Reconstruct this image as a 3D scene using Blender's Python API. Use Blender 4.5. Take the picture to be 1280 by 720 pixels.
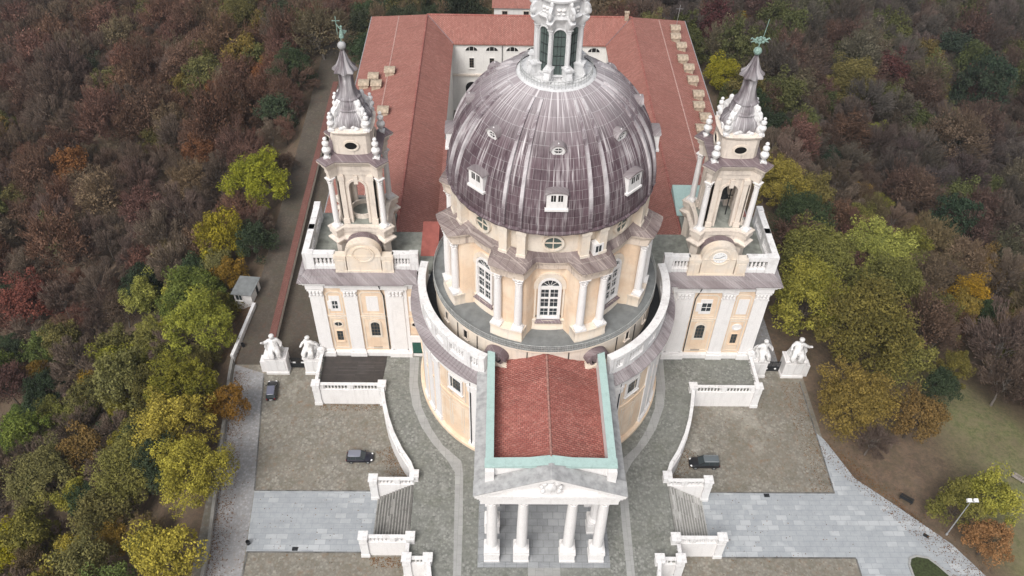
import bpy, math, random
import numpy as np
from math import sin, cos, pi, radians, sqrt, atan2, hypot
from mathutils import Matrix, Vector

for o in list(bpy.data.objects):
    bpy.data.objects.remove(o)
scene = bpy.context.scene
COL = scene.collection
rng = random.Random(7)

# ------------------------------------------------------------------ camera
CX, CY, CZ, YAW, PITCH, ROLL, FPX = -6.5511, -88.2566, 108.2, 0.0223, 0.7756, 0.0245, 1055.13
cam_d = bpy.data.cameras.new('camera')
cam = bpy.data.objects.new('camera', cam_d)
COL.objects.link(cam)
_f = Vector((sin(YAW)*cos(PITCH), cos(YAW)*cos(PITCH), -sin(PITCH)))
_r0 = Vector((cos(YAW), -sin(YAW), 0)); _u0 = _r0.cross(_f)
_r = _r0*cos(ROLL) + _u0*sin(ROLL); _u = -_r0*sin(ROLL) + _u0*cos(ROLL)
mw = Matrix.Identity(4)
for i in range(3):
    mw[i][0] = _r[i]; mw[i][1] = _u[i]; mw[i][2] = -_f[i]
mw[0][3], mw[1][3], mw[2][3] = CX, CY, CZ
cam.matrix_world = mw
cam_d.sensor_width = 36.0
cam_d.lens = FPX/1280*36.0
cam_d.clip_start = 1.0
cam_d.clip_end = 6000
scene.camera = cam

# ------------------------------------------------------------------ light
SUN_EL, SUN_AZ = radians(50), radians(205)      # azimuth measured clockwise from +Y (north)
SUN_E, SKY_E, EXPO = 1.5, 0.105, 0.62
world = bpy.data.worlds.new("World"); scene.world = world
world.use_nodes = True
wt = world.node_tree; wt.nodes.clear()
wo = wt.nodes.new('ShaderNodeOutputWorld'); wb = wt.nodes.new('ShaderNodeBackground')
sky = wt.nodes.new('ShaderNodeTexSky'); sky.sky_type = 'NISHITA'; sky.sun_disc = False
sky.sun_elevation = SUN_EL; sky.sun_rotation = SUN_AZ
sky.air_density = 1.0; sky.dust_density = 4.0; sky.ozone_density = 1.0
hs = wt.nodes.new('ShaderNodeHueSaturation'); hs.inputs['Saturation'].default_value = 0.3
wt.links.new(sky.outputs[0], hs.inputs['Color']); wt.links.new(hs.outputs[0], wb.inputs[0])
wb.inputs[1].default_value = SKY_E
wt.links.new(wb.outputs[0], wo.inputs[0])
sun_d = bpy.data.lights.new('sun', 'SUN'); sun_d.energy = SUN_E; sun_d.angle = radians(26); sun_d.color = (1, .965, .92)
sun = bpy.data.objects.new('sun', sun_d); COL.objects.link(sun)
_sd = Vector((sin(SUN_AZ)*cos(SUN_EL), cos(SUN_AZ)*cos(SUN_EL), sin(SUN_EL)))
sun.rotation_euler = _sd.to_track_quat('Z', 'Y').to_euler()
vs = scene.view_settings
vs.view_transform = 'Standard'; vs.look = 'None'; vs.gamma = 1.0; vs.exposure = EXPO
try: vs.use_curve_mapping = False
except Exception: pass

# ------------------------------------------------------------------ materials
class NT:
    def __init__(s, name):
        s.m = bpy.data.materials.new(name); s.m.use_nodes = True
        s.t = s.m.node_tree; s.t.nodes.clear()
        s.out = s.n('ShaderNodeOutputMaterial'); s.b = s.n('ShaderNodeBsdfPrincipled')
        s.l(s.b.outputs[0], s.out.inputs[0]); s.b.inputs['Specular IOR Level'].default_value = .25
        s.tc = s.n('ShaderNodeTexCoord')
    def n(s, t): return s.t.nodes.new(t)
    def l(s, a, b): s.t.links.new(a, b)
    def setc(s, sock, v):
        if hasattr(v, 'is_linked'): s.l(v, sock)
        else: sock.default_value = (v[0], v[1], v[2], 1) if isinstance(v, (tuple, list)) else v
    def map(s, scale=(1, 1, 1), vec=None):
        mp = s.n('ShaderNodeMapping'); mp.inputs['Scale'].default_value = scale
        s.l(vec if vec is not None else s.tc.outputs['Object'], mp.inputs[0]); return mp.outputs[0]
    def noise(s, vec, scale=1., detail=4., rough=.6, lo=.35, hi=.65):
        q = s.n('ShaderNodeTexNoise'); q.inputs['Scale'].default_value = scale; q.inputs['Detail'].default_value = detail
        q.inputs['Roughness'].default_value = rough; s.l(vec, q.inputs['Vector'])
        return s.rng(q.outputs[0], lo, hi)
    def rng(s, v, lo, hi, a=0., b=1.):
        q = s.n('ShaderNodeMapRange'); q.inputs[1].default_value = lo; q.inputs[2].default_value = hi
        q.inputs[3].default_value = a; q.inputs[4].default_value = b; s.l(v, q.inputs[0]); return q.outputs[0]
    def mix(s, f, a, b, mode='MIX'):
        q = s.n('ShaderNodeMix'); q.data_type = 'RGBA'; q.blend_type = mode
        s.setc(q.inputs[0], f) if not hasattr(f, 'is_linked') else s.l(f, q.inputs[0])
        s.setc(q.inputs[6], a); s.setc(q.inputs[7], b); return q.outputs[2]
    def math(s, op, a, b=0.):
        q = s.n('ShaderNodeMath'); q.operation = op
        for i, v in enumerate((a, b)):
            if hasattr(v, 'is_linked'): s.l(v, q.inputs[i])
            else: q.inputs[i].default_value = v
        return q.outputs[0]
    def brick(s, vec, w, h, c1, c2, mortar, ms=.02, off=.5):
        q = s.n('ShaderNodeTexBrick'); q.inputs['Scale'].default_value = 1; q.inputs['Brick Width'].default_value = w
        q.inputs['Row Height'].default_value = h; q.inputs['Mortar Size'].default_value = ms; q.offset = off
        q.inputs['Mortar Smooth'].default_value = .2
        s.setc(q.inputs['Color1'], c1); s.setc(q.inputs['Color2'], c2); s.setc(q.inputs['Mortar'], mortar)
        s.l(vec, q.inputs['Vector']); return q
    def bump(s, h, st=.3, d=.1):
        q = s.n('ShaderNodeBump'); q.inputs['Strength'].default_value = st; q.inputs['Distance'].default_value = d
        s.l(h, q.inputs['Height']); s.l(q.outputs[0], s.b.inputs['Normal'])
    def fin(s, col, rough=.7, metal=0.):
        s.setc(s.b.inputs['Base Color'], col); s.setc(s.b.inputs['Roughness'], rough); s.b.inputs['Metallic'].default_value = metal
        return s.m

def m_plain(name, c, rough=.6, metal=0., var=.15, sc=2.):
    t = NT(name); n = t.noise(t.tc.outputs['Object'], sc, 5)
    d = tuple(x*(1-var*2) for x in c); u = tuple(min(1, x*(1+var*.5)) for x in c)
    return t.fin(t.mix(n, d, u), rough, metal)

def m_stone(name, c, dirt, amt=.5, rough=.75, patch=None):
    """weathered plaster / stone: rain streaks, soot patches, faint blotches"""
    t = NT(name)
    st = t.noise(t.map((1.6, 1.6, .16)), 1., 5, .65, .52, .74)
    bl = t.noise(t.tc.outputs['Object'], .55, 6, .65, .5, .78)
    gr = t.noise(t.tc.outputs['Object'], 5., 4, .6, .3, .7)
    base = t.mix(gr, tuple(x*.9 for x in c), c)
    if patch: base = t.mix(t.noise(t.tc.outputs['Object'], .35, 3, .5, .42, .62), base, patch)
    f = t.math('MULTIPLY', t.math('MAXIMUM', st, t.math('MULTIPLY', bl, .8)), amt)
    t.bump(gr, .15, .03)
    return t.fin(t.mix(f, base, dirt), rough)

M_white = m_stone('white_stone', (.80, .78, .77), (.44, .41, .39), .34)
M_white2 = m_stone('white_marble_worn', (.77, .76, .755), (.32, .29, .28), .65)
M_lant = m_stone('lantern_stone', (.66, .66, .665), (.27, .26, .26), .75)
M_statue = m_stone('statue_marble', (.72, .71, .70), (.22, .20, .18), .95)
M_ochre = m_stone('ochre_plaster', (.76, .575, .415), (.44, .32, .25), .45, .85, (.77, .63, .49))
M_cream = m_stone('cream_plaster', (.74, .665, .575), (.40, .34, .30), .5, .85, (.73, .62, .50))
M_pale = m_stone('tower_stone', (.72, .64, .56), (.30, .25, .23), .65, .85)
M_sooty = m_stone('sooty_cornice', (.68, .58, .49), (.20, .15, .14), .95, .85)
M_convwall = m_stone('convent_plaster', (.76, .74, .71), (.45, .42, .39), .4, .85)

def m_lead(name, axis_wrap, c1=(.118, .078, .098), c2=(.165, .115, .14), white=(.50, .46, .49), bright=0.):
    t = NT(name); sp = t.n('ShaderNodeSeparateXYZ'); t.l(t.tc.outputs['Object'], sp.inputs[0])
    if axis_wrap:
        a = t.math('ARCTAN2', sp.outputs[0], t.math('MULTIPLY', sp.outputs[1], -1.))
        u = t.math('MULTIPLY', a, axis_wrap)
    else:
        u = t.math('ADD', sp.outputs[0], sp.outputs[1])
    cb = t.n('ShaderNodeCombineXYZ'); t.l(u, cb.inputs[0]); t.l(sp.outputs[2], cb.inputs[1])
    k = 1.0 if axis_wrap and axis_wrap > 5 else .6
    br = t.brick(cb.outputs[0], 2.05*k, 1.15*k, c1, c2, tuple(x*(.42 if axis_wrap > 5 or not axis_wrap else .12) for x in white), .022)
    s1 = t.noise(t.map((1.9/k, .10/k, 1), cb.outputs[0]), 1.7, 3, .6, .525, .625)
    s2 = t.noise(t.map((4.5/k, .16/k, 1), cb.outputs[0]), 1.2, 2, .5, .54, .66)
    big = t.noise(t.map((.30, .16, 1), cb.outputs[0]), 1., 3, .55, .40, .66)
    blot = t.noise(t.tc.outputs['Object'], .9, 6, .7, .35, .7)
    f = t.math('MULTIPLY', t.math('MAXIMUM', s1, t.math('MULTIPLY', s2, .8)), t.math('ADD', t.math('MULTIPLY', big, .85), .12))
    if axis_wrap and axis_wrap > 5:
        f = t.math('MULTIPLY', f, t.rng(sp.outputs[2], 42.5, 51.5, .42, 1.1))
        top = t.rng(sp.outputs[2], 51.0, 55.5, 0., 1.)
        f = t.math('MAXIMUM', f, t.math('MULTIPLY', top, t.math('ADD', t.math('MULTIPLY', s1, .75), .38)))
    if bright: f = t.math('MAXIMUM', f, t.math('MULTIPLY', big, bright))
    col = t.mix(t.math('MULTIPLY', blot, .28), br.outputs[0], (.20, .16, .175))
    fine = t.noise(t.map((9./k, .22/k, 1), cb.outputs[0]), 1.3, 3, .6, .5, .66)
    col = t.mix(t.math('MULTIPLY', fine, .2), col, (.36, .30, .32))
    dk = t.noise(t.map((3.1/k, .12/k, 1), cb.outputs[0]), 1.9, 3, .6, .56, .7)
    col = t.mix(t.math('MULTIPLY', dk, .55), col, (.035, .024, .03))
    col = t.mix(t.math('MINIMUM', f, .9), col, white)
    t.bump(br.outputs[1], -.25, .05)
    return t.fin(col, .55)
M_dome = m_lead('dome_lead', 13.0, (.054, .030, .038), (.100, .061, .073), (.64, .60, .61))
M_rib = m_lead('rib_lead', 0, (.10, .07, .082), (.15, .11, .125), (.74, .71, .72), .75)
M_spire = m_lead('spire_lead', 2.4, (.065, .053, .06), (.135, .112, .122), (.70, .68, .69), .42)
M_leadroof = m_lead('lead_roof_sheet', 0, (.17, .142, .145), (.27, .235, .24), (.55, .52, .52), .3)
M_leaddark = m_lead('brown_lead', 0, (.11, .075, .08), (.16, .115, .12), (.42, .36, .36), .1)
M_corn = m_lead('stained_cornice_lead', 0, (.10, .068, .064), (.16, .118, .112), (.58, .50, .45), .35)
M_greylead = m_plain('grey_lead', (.40, .40, .40), .6, 0, .15, 1.2)
M_flatroof = m_plain('grey_roof_felt', (.20, .21, .21), .8, 0, .12, .8)
M_courtroof = m_plain('grey_green_roof', (.26, .27, .24), .8, 0, .2, .8)
M_copper = m_stone('green_copper', (.40, .54, .51), (.22, .30, .28), .5, .6)
M_copperd = m_plain('bronze_patina', (.26, .38, .33), .5, 0, .25, 6.)
M_glass = NT('dark_glass'); M_glass.b.inputs['Specular IOR Level'].default_value = .6
M_glass = M_glass.fin((.035, .045, .05), .12)
M_glassg = NT('green_glass').fin((.085, .112, .105), .2)
M_black = m_plain('dark_opening', (.012, .011, .011), .9)
M_iron = m_plain('dark_iron', (.035, .037, .04), .5, .3)
M_rail = m_plain('grey_railing', (.42, .43, .42), .5, .2)
M_steel = m_plain('galvanised_steel', (.50, .51, .52), .4, .5)
M_wood = m_plain('old_wood', (.16, .13, .10), .8, 0, .25, 8.)
M_green = m_plain('green_door', (.03, .10, .08), .5)
M_sign = m_plain('white_sign', (.8, .8, .8), .5, 0, .02)

def m_tile(name, axis, c1, c2, w=.42, h=.30, pale=(.42, .26, .22), dark=(.10, .04, .035), pf=.35):
    t = NT(name); sp = t.n('ShaderNodeSeparateXYZ'); t.l(t.tc.outputs['Object'], sp.inputs[0])
    cb = t.n('ShaderNodeCombineXYZ')
    t.l(sp.outputs[0 if axis == 'x' else 1], cb.inputs[0]); t.l(sp.outputs[1 if axis == 'x' else 0], cb.inputs[1])
    br = t.brick(cb.outputs[0], w, h, c1, c2, dark, .028, .5)
    big = t.noise(t.tc.outputs['Object'], .22, 5, .6, .35, .65)
    fine = t.noise(t.map((2.2, 3., 2.2)), 1.3, 3, .7, .56, .72)
    drk = t.noise(t.map((1.7, 1.7, 1.7)), 1., 4, .7, .6, .75)
    col = t.mix(t.math('MULTIPLY', fine, pf), br.outputs[0], pale)
    col = t.mix(t.math('MULTIPLY', drk, .5), col, dark)
    col = t.mix(t.math('MULTIPLY', big, .5), col, tuple(x*.72 for x in c1))
    run = t.noise(t.map((.12, 1.5, .5) if axis == 'x' else (1.5, .12, .5)), 1., 4, .65, .52, .72)
    col = t.mix(t.math('MULTIPLY', run, .4), col, (.13, .07, .055))
    lich = t.noise(t.tc.outputs['Object'], 1.1, 7, .8, .6, .72)
    col = t.mix(t.math('MULTIPLY', lich, .35), col, (.40, .33, .27))
    t.bump(br.outputs[1], -.6, .06)
    return t.fin(col, .85)
M_tilex = m_tile('red_roof_tile', 'x', (.325, .135, .106), (.425, .195, .158), pale=(.50, .34, .29))
M_tiley = m_tile('red_roof_tile_back', 'y', (.32, .132, .104), (.415, .19, .155), pale=(.50, .34, .29))
M_tilep = m_tile('porch_roof_tile', 'x', (.32, .105, .085), (.46, .19, .155), .48, .33, (.56, .36, .31), (.10, .04, .035), .6)
M_tilep2 = m_plain('smooth_red_roof', (.34, .11, .09), .8, 0, .1, 1.)
M_brickcop = m_tile('tile_coping', 'x', (.17, .075, .06), (.23, .11, .09), .3, .25, (.28, .20, .17))
M_ridgep = m_plain('porch_ridge', (.40, .21, .175), .9, 0, .25, 3.)
M_ridge = m_plain('pale_mortar_ridge', (.50, .32, .28), .9, 0, .2, 3.)

def m_cobble(name, c1, c2, c3, sc=5., mossy=None, leaf=None, patch=None):
    t = NT(name); v = t.n('ShaderNodeTexVoronoi'); v.inputs['Scale'].default_value = sc; t.l(t.tc.outputs['Object'], v.inputs['Vector'])
    sp = t.n('ShaderNodeSeparateColor'); t.l(v.outputs['Color'], sp.inputs[0])
    col = t.mix(sp.outputs[0], c1, c2)
    f = t.rng(v.outputs['Distance'], .02*1, .6); col = t.mix(t.math('MULTIPLY', f, .5), col, c3)
    big = t.noise(t.tc.outputs['Object'], .12, 6, .65, .35, .65)
    if patch: col = t.mix(t.math('MULTIPLY', big, .65), col, patch)
    if mossy: col = t.mix(t.math('MULTIPLY', t.noise(t.tc.outputs['Object'], .3, 6, .7, .48, .7), .55), col, mossy)
    if leaf:
        l = t.noise(t.tc.outputs['Object'], 1.1, 7, .85, .53, .64)
        col = t.mix(t.math('MULTIPLY', l, t.math('ADD', t.math('MULTIPLY', big, .6), .15)), col, leaf)
    wet = t.noise(t.map((.05, .16, .1)), 1.0, 6, .7, .55, .7); col = t.mix(t.math('MULTIPLY', wet, .42), col, tuple(x*.8 for x in c3))
    pal = t.noise(t.map((.11, .07, .1)), 1.7, 6, .75, .58, .72); col = t.mix(t.math('MULTIPLY', pal, .35), col, tuple(min(1, x*1.2) for x in c2))
    t.bump(v.outputs['Distance'], -.3, .05)
    return t.fin(col, .9)
M_cobble = m_cobble('terrace_cobbles', (.14, .145, .13), (.38, .38, .355), (.11, .112, .10), 2.9, (.145, .15, .12), None, (.19, .195, .175))
M_gravel = m_cobble('forecourt_gravel', (.18, .17, .148), (.40, .38, .335), (.13, .12, .10), 2.6, (.125, .115, .08), (.22, .13, .08), (.19, .17, .135))
M_road = m_cobble('road_cobbles', (.28, .28, .285), (.44, .44, .45), (.17, .17, .17), 2.6, None, (.20, .12, .065), (.27, .26, .255))
M_court = m_cobble('side_court_dirt', (.10, .085, .068), (.155, .13, .105), (.06, .05, .04), 3., (.085, .08, .055), (.125, .065, .042), (.075, .062, .05))

def m_paving(name, c1, c2, pale, mortar, w=1.6, h=.85, rot=False, pf=.5):
    t = NT(name); sp = t.n('ShaderNodeSeparateXYZ'); t.l(t.tc.outputs['Object'], sp.inputs[0])
    cb = t.n('ShaderNodeCombineXYZ'); t.l(sp.outputs[1 if rot else 0], cb.inputs[0]); t.l(sp.outputs[0 if rot else 1], cb.inputs[1])
    br = t.brick(cb.outputs[0], w, h, (0, 0, 0), (1, 1, 1), (.5, .5, .5), .03)
    br.inputs['Bias'].default_value = 0.
    sep = t.n('ShaderNodeSeparateColor'); t.l(br.outputs[0], sep.inputs[0])
    big = t.noise(t.tc.outputs['Object'], .16, 4, .55, .40, .66)
    sel = t.rng(t.math('ADD', t.math('MULTIPLY', sep.outputs[0], .65), t.math('MULTIPLY', big, .45)), .62, .8)
    gr = t.noise(t.tc.outputs['Object'], .9, 6, .7, .3, .7)
    col = t.mix(gr, c1, c2)
    col = t.mix(t.math('MULTIPLY', sel, pf), col, pale)
    col = t.mix(t.math('MULTIPLY', br.outputs[1], .55), col, mortar)
    st = t.noise(t.tc.outputs['Object'], .5, 6, .8, .62, .75)
    col = t.mix(t.math('MULTIPLY', st, .35), col, (.2, .19, .17))
    wet = t.noise(t.map((.07, .2, .1)), 1.0, 6, .7, .5, .68); col = t.mix(t.math('MULTIPLY', wet, .4), col, tuple(x*.62 for x in c1))
    return t.fin(col, .65)
M_paving = m_paving('blue_grey_paving', (.30, .32, .34), (.37, .39, .405), (.52, .535, .545), (.21, .22, .235))
M_band = m_paving('grey_stone_band', (.30, .30, .29), (.36, .36, .35), (.42, .42, .40), (.20, .20, .19), 1.5, 1.2, True, .3)
M_floor = m_paving('porch_floor', (.24, .25, .26), (.32, .33, .34), (.40, .41, .42), (.08, .08, .08), 1.5, 1.1, False, .5)
M_step = m_paving('stair_stone', (.22, .215, .20), (.32, .315, .29), (.58, .57, .55), (.10, .10, .09), .4667, 2.6, False, .75)
M_nose = m_stone('step_edge', (.46, .45, .43), (.2, .19, .18), .7)
M_nosed = m_stone('worn_step_edge', (.34, .33, .31), (.1, .1, .09), .9)
M_deck = m_paving('dark_boards', (.045, .04, .038), (.07, .06, .055), (.11, .10, .095), (.02, .02, .02), 6., .33, False, .4)

def m_leaf(name, dark, light, hue=.02, val=.35):
    t = NT(name); at = t.n('ShaderNodeAttribute'); at.attribute_name = 'tint'
    sp = t.n('ShaderNodeSeparateColor'); t.l(at.outputs['Color'], sp.inputs[0])
    oi = t.n('ShaderNodeObjectInfo')
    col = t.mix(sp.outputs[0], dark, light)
    h = t.n('ShaderNodeHueSaturation')
    t.l(t.rng(oi.outputs['Random'], 0, 1, .5-hue, .5+hue), h.inputs['Hue'])
    r2 = t.math('FRACT', t.math('MULTIPLY', oi.outputs['Random'], 7.31))
    t.l(t.rng(r2, 0, 1, 1-val, 1+val*.7), h.inputs['Value'])
    t.l(t.rng(t.math('FRACT', t.math('MULTIPLY', oi.outputs['Random'], 3.77)), 0, 1, .9, 1.1), h.inputs['Saturation'])
    t.l(col, h.inputs['Color'])
    t.b.inputs['Specular IOR Level'].default_value = .1
    return t.fin(h.outputs[0], .8)
LEAF = {
 'lime': m_leaf('lime_leaves', (0.09, 0.1, 0.02), (0.33, 0.31, 0.05)),
 'yellowgreen': m_leaf('yellow_green_leaves', (0.08, 0.088, 0.018), (0.29, 0.265, 0.045)),
 'yellow': m_leaf('yellow_leaves', (0.12, 0.105, 0.02), (0.47, 0.39, 0.045), .008),
 'gold': m_leaf('golden_brown_leaves', (0.095, 0.07, 0.02), (0.34, 0.22, 0.045), .012),
 'orange': m_leaf('orange_leaves', (.11, .055, .02), (.29, .135, .04), .015),
 'red': m_leaf('red_leaves', (.08, .034, .03), (.175, .068, .052), .012),
 'rust': m_leaf('rust_brown_leaves', (0.088, 0.052, 0.039), (0.205, 0.115, 0.082), .02, .4),
 'olive': m_leaf('olive_leaves', (0.052, 0.052, 0.018), (0.19, 0.168, 0.048), .02, .4),
 'green': m_leaf('green_leaves', (0.042, 0.068, 0.018), (0.155, 0.19, 0.05)),
 'dark': m_leaf('dark_green_leaves', (0.018, 0.032, 0.018), (0.06, 0.08, 0.038), .015, .3),
 'tan': m_leaf('tan_leaves', (0.1, 0.075, 0.045), (0.23, 0.17, 0.1), .02, .35),
 'bare': m_leaf('bare_twigs', (0.082, 0.059, 0.046), (0.185, 0.135, 0.105), .015, .35),
}
M_bark = m_plain('bark', (.10, .08, .065), .9, 0, .25, 5.)
M_barkg = m_plain('pale_bark', (.20, .175, .155), .9, 0, .25, 5.)

# ------------------------------------------------------------------ helpers
class M:
    """collects shapes into one mesh"""
    def __init__(s): s.v = []; s.f = []; s.mi = []; s.T = Matrix.Identity(4); s.cur = 0; s.ch = []
    def add(s, vs, fs):
        o = len(s.v); T = s.T
        s.v += [tuple(T @ Vector(p)) for p in vs]
        f0 = len(s.f); s.f += [[i+o for i in q] for q in fs]; s.mi += [s.cur]*len(fs); s.ch.append((o, len(s.v), f0, len(s.f)))
    def at(s, x=0, y=0, z=0, rz=0, rx=0, ry=0):
        s.T = Matrix.Translation((x, y, z)) @ Matrix.Rotation(radians(rz), 4, 'Z') @ Matrix.Rotation(radians(ry), 4, 'Y') @ Matrix.Rotation(radians(rx), 4, 'X'); return s
    def box(s, x0, x1, y0, y1, z0, z1):
        s.add([(x0, y0, z0), (x1, y0, z0), (x1, y1, z0), (x0, y1, z0), (x0, y0, z1), (x1, y0, z1), (x1, y1, z1), (x0, y1, z1)],
              [(3, 2, 1, 0), (4, 5, 6, 7), (0, 1, 5, 4), (1, 2, 6, 5), (2, 3, 7, 6), (3, 0, 4, 7)])
    def bar(s, a, b, w, h):
        """box beam from a to b (any direction), w wide, h high"""
        a = Vector(a); b = Vector(b); d = (b-a).normalized(); up = Vector((0, 0, 1))
        if abs(d.z) > .95: up = Vector((0, 1, 0))
        n = d.cross(up).normalized()*(w/2); u = n.cross(d).normalized()*(h/2)
        s.add([a-n-u, a+n-u, a+n+u, a-n+u, b-n-u, b+n-u, b+n+u, b-n+u], [(0, 1, 2, 3), (7, 6, 5, 4), (0, 4, 5, 1), (1, 5, 6, 2), (2, 6, 7, 3), (3, 7, 4, 0)])
    def prism(s, poly, z0, z1):
        n = len(poly)
        ar = sum(poly[i][0]*poly[(i+1) % n][1]-poly[(i+1) % n][0]*poly[i][1] for i in range(n))
        if ar < 0: poly = poly[::-1]
        s.add([(p[0], p[1], z0) for p in poly]+[(p[0], p[1], z1) for p in poly],
              [list(range(n))[::-1], list(range(n, 2*n))]+[(i, (i+1) % n, n+(i+1) % n, n+i) for i in range(n)])
    def plate(s, poly, d0, d1):
        """polygon in local x,z ; extruded along -y from d0 to d1 (outward = -y)"""
        n = len(poly)
        ar = sum(poly[i][0]*poly[(i+1) % n][1]-poly[(i+1) % n][0]*poly[i][1] for i in range(n))
        if ar < 0: poly = poly[::-1]
        s.add([(p[0], -d0, p[1]) for p in poly]+[(p[0], -d1, p[1]) for p in poly],
              [list(range(n))[::-1], list(range(n, 2*n))]+[(i, (i+1) % n, n+(i+1) % n, n+i) for i in range(n)])
    def frame(s, outer, inner, d0, d1):
        """ring between two outlines of equal count in local x,z, extruded outward"""
        n = len(outer)
        vs = [(p[0], -d0, p[1]) for p in outer]+[(p[0], -d1, p[1]) for p in outer]+[(p[0], -d1, p[1]) for p in inner]+[(p[0], -d0, p[1]) for p in inner]
        fs = []
        for i in range(n):
            j = (i+1) % n
            for k in range(3): fs.append((k*n+i, k*n+j, (k+1)*n+j, (k+1)*n+i))
        s.add(vs, fs)
    def lathe(s, prof, n=64, a0=0., a1=360., c=(0, 0)):
        full = abs(a1-a0-360) < 1e-6; m = n if full else n+1; k = len(prof); vs = []
        for i in range(m):
            t = a0+(a1-a0)*i/n; ca, sa = cos(radians(t)), sin(radians(t))
            for (r, z) in prof:
                rr = r(t) if callable(r) else r; zz = z(t) if callable(z) else z
                vs.append((c[0]+rr*ca, c[1]+rr*sa, zz))
        fs = []
        for i in range(n):
            j = (i+1) % m
            for q in range(k-1): fs.append((i*k+q, j*k+q, j*k+q+1, i*k+q+1))
        s.add(vs, fs)
    def tube(s, pts, rad, n=6):
        pts = [Vector(p) for p in pts]; k = len(pts)
        if not isinstance(rad, (list, tuple)): rad = [rad]*k
        vs = []; px = None
        for i, p in enumerate(pts):
            d = (pts[min(i+1, k-1)]-pts[max(i-1, 0)]).normalized()
            if px is None or abs(px.dot(d)) > .95: px = Vector((1, 0, 0)) if abs(d.x) < .8 else Vector((0, 1, 0))
            a = (px-d*px.dot(d)).normalized(); b = d.cross(a); px = a
            for q in range(n):
                t = 2*pi*q/n; vs.append(p+a*cos(t)*rad[i]+b*sin(t)*rad[i])
        fs = [(i*n+q, i*n+(q+1) % n, (i+1)*n+(q+1) % n, (i+1)*n+q) for i in range(k-1) for q in range(n)]
        fs += [list(range(n))[::-1], list(range((k-1)*n, k*n))]
        s.add(vs, fs)
    def ell(s, c, rx, ry=None, rz=None, n=12, m=8):
        ry = ry or rx; rz = rz or rx
        vs = []; fs = []
        for i in range(m+1):
            ph = -pi/2+pi*i/m
            for j in range(n):
                t = 2*pi*j/n; vs.append((c[0]+rx*cos(ph)*cos(t), c[1]+ry*cos(ph)*sin(t), c[2]+rz*sin(ph)))
        for i in range(m):
            for j in range(n): fs.append((i*n+j, i*n+(j+1) % n, (i+1)*n+(j+1) % n, (i+1)*n+j))
        s.add(vs, fs)
    def split(s, name, mats, parent=None, loc=(0, 0, 0), rz=0, ang=32):
        """one object per group of touching pieces"""
        b = []
        for (v0, v1, f0, f1) in s.ch:
            p = s.v[v0:v1]; b.append([min(q[k] for q in p)-.02 for k in range(3)]+[max(q[k] for q in p)+.02 for k in range(3)])
        n = len(b); par = list(range(n))
        def fd(i):
            while par[i] != i: i = par[i]
            return i
        for i in range(n):
            for j in range(i):
                if all(b[i][k] <= b[j][k+3] and b[j][k] <= b[i][k+3] for k in range(3)): par[fd(i)] = fd(j)
        gr = {}
        for i in range(n): gr.setdefault(fd(i), []).append(i)
        out = []
        for g in gr.values():
            q = M()
            for i in g:
                v0, v1, f0, f1 = s.ch[i]; q.cur = s.mi[f0] if f1 > f0 else 0
                q.add(s.v[v0:v1], [[k-v0 for k in f] for f in s.f[f0:f1]])
            out.append(q.build(name, mats, parent, loc, rz, ang))
        return out
    def mesh(s, name, mats, ang=32):
        me = bpy.data.meshes.new(name)
        me.from_pydata(s.v, [], s.f)
        mats = mats if isinstance(mats, (list, tuple)) else [mats]
        for m in mats: me.materials.append(m)
        if len(mats) > 1: me.polygons.foreach_set('material_index', s.mi)
        me.validate(); me.shade_smooth()
        try: me.set_sharp_from_angle(angle=radians(ang))
        except Exception: pass
        me.update(); return me
    def build(s, name, mats, parent=None, loc=(0, 0, 0), rz=0, ang=32):
        return put(name, s.mesh(name, mats, ang), parent, loc, rz)

def put(name, me, parent=None, loc=(0, 0, 0), rz=0, sc=None):
    o = bpy.data.objects.new(name, me); COL.objects.link(o)
    o.location = loc; o.rotation_euler = (0, 0, radians(rz))
    if sc: o.scale = sc if isinstance(sc, (tuple, list)) else (sc, sc, sc)
    if parent: o.parent = parent
    return o
def tag(o, label, cat, group=None, kind=None):
    o['label'] = label; o['category'] = cat
    if group: o['group'] = group
    if kind: o['kind'] = kind
    return o
def thing(name, label, cat, loc=(0, 0, 0), rz=0, group=None):
    return tag(put(name, None, None, loc, rz), label, cat, group)
def struct(o): o['kind'] = 'structure'; return o

def arch(w, z0, zs, n=10, cx=0.):
    """arched outline: half width w, sill z0, spring zs (semicircle above)"""
    p = [(cx-w, z0), (cx+w, z0)]
    return p+[(cx+w*cos(pi*i/n), zs+w*sin(pi*i/n)) for i in range(n+1)]
def oval(rx, rz, cz=0., cx=0., n=20): return [(cx+rx*cos(2*pi*i/n), cz+rz*sin(2*pi*i/n)) for i in range(n)]
def rect(x0, x1, z0, z1): return [(x0, z0), (x1, z0), (x1, z1), (x0, z1)]
def smooth(a, b, x):
    t = max(0., min(1., (x-a)/(b-a))); return t*t*(3-2*t)

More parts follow.
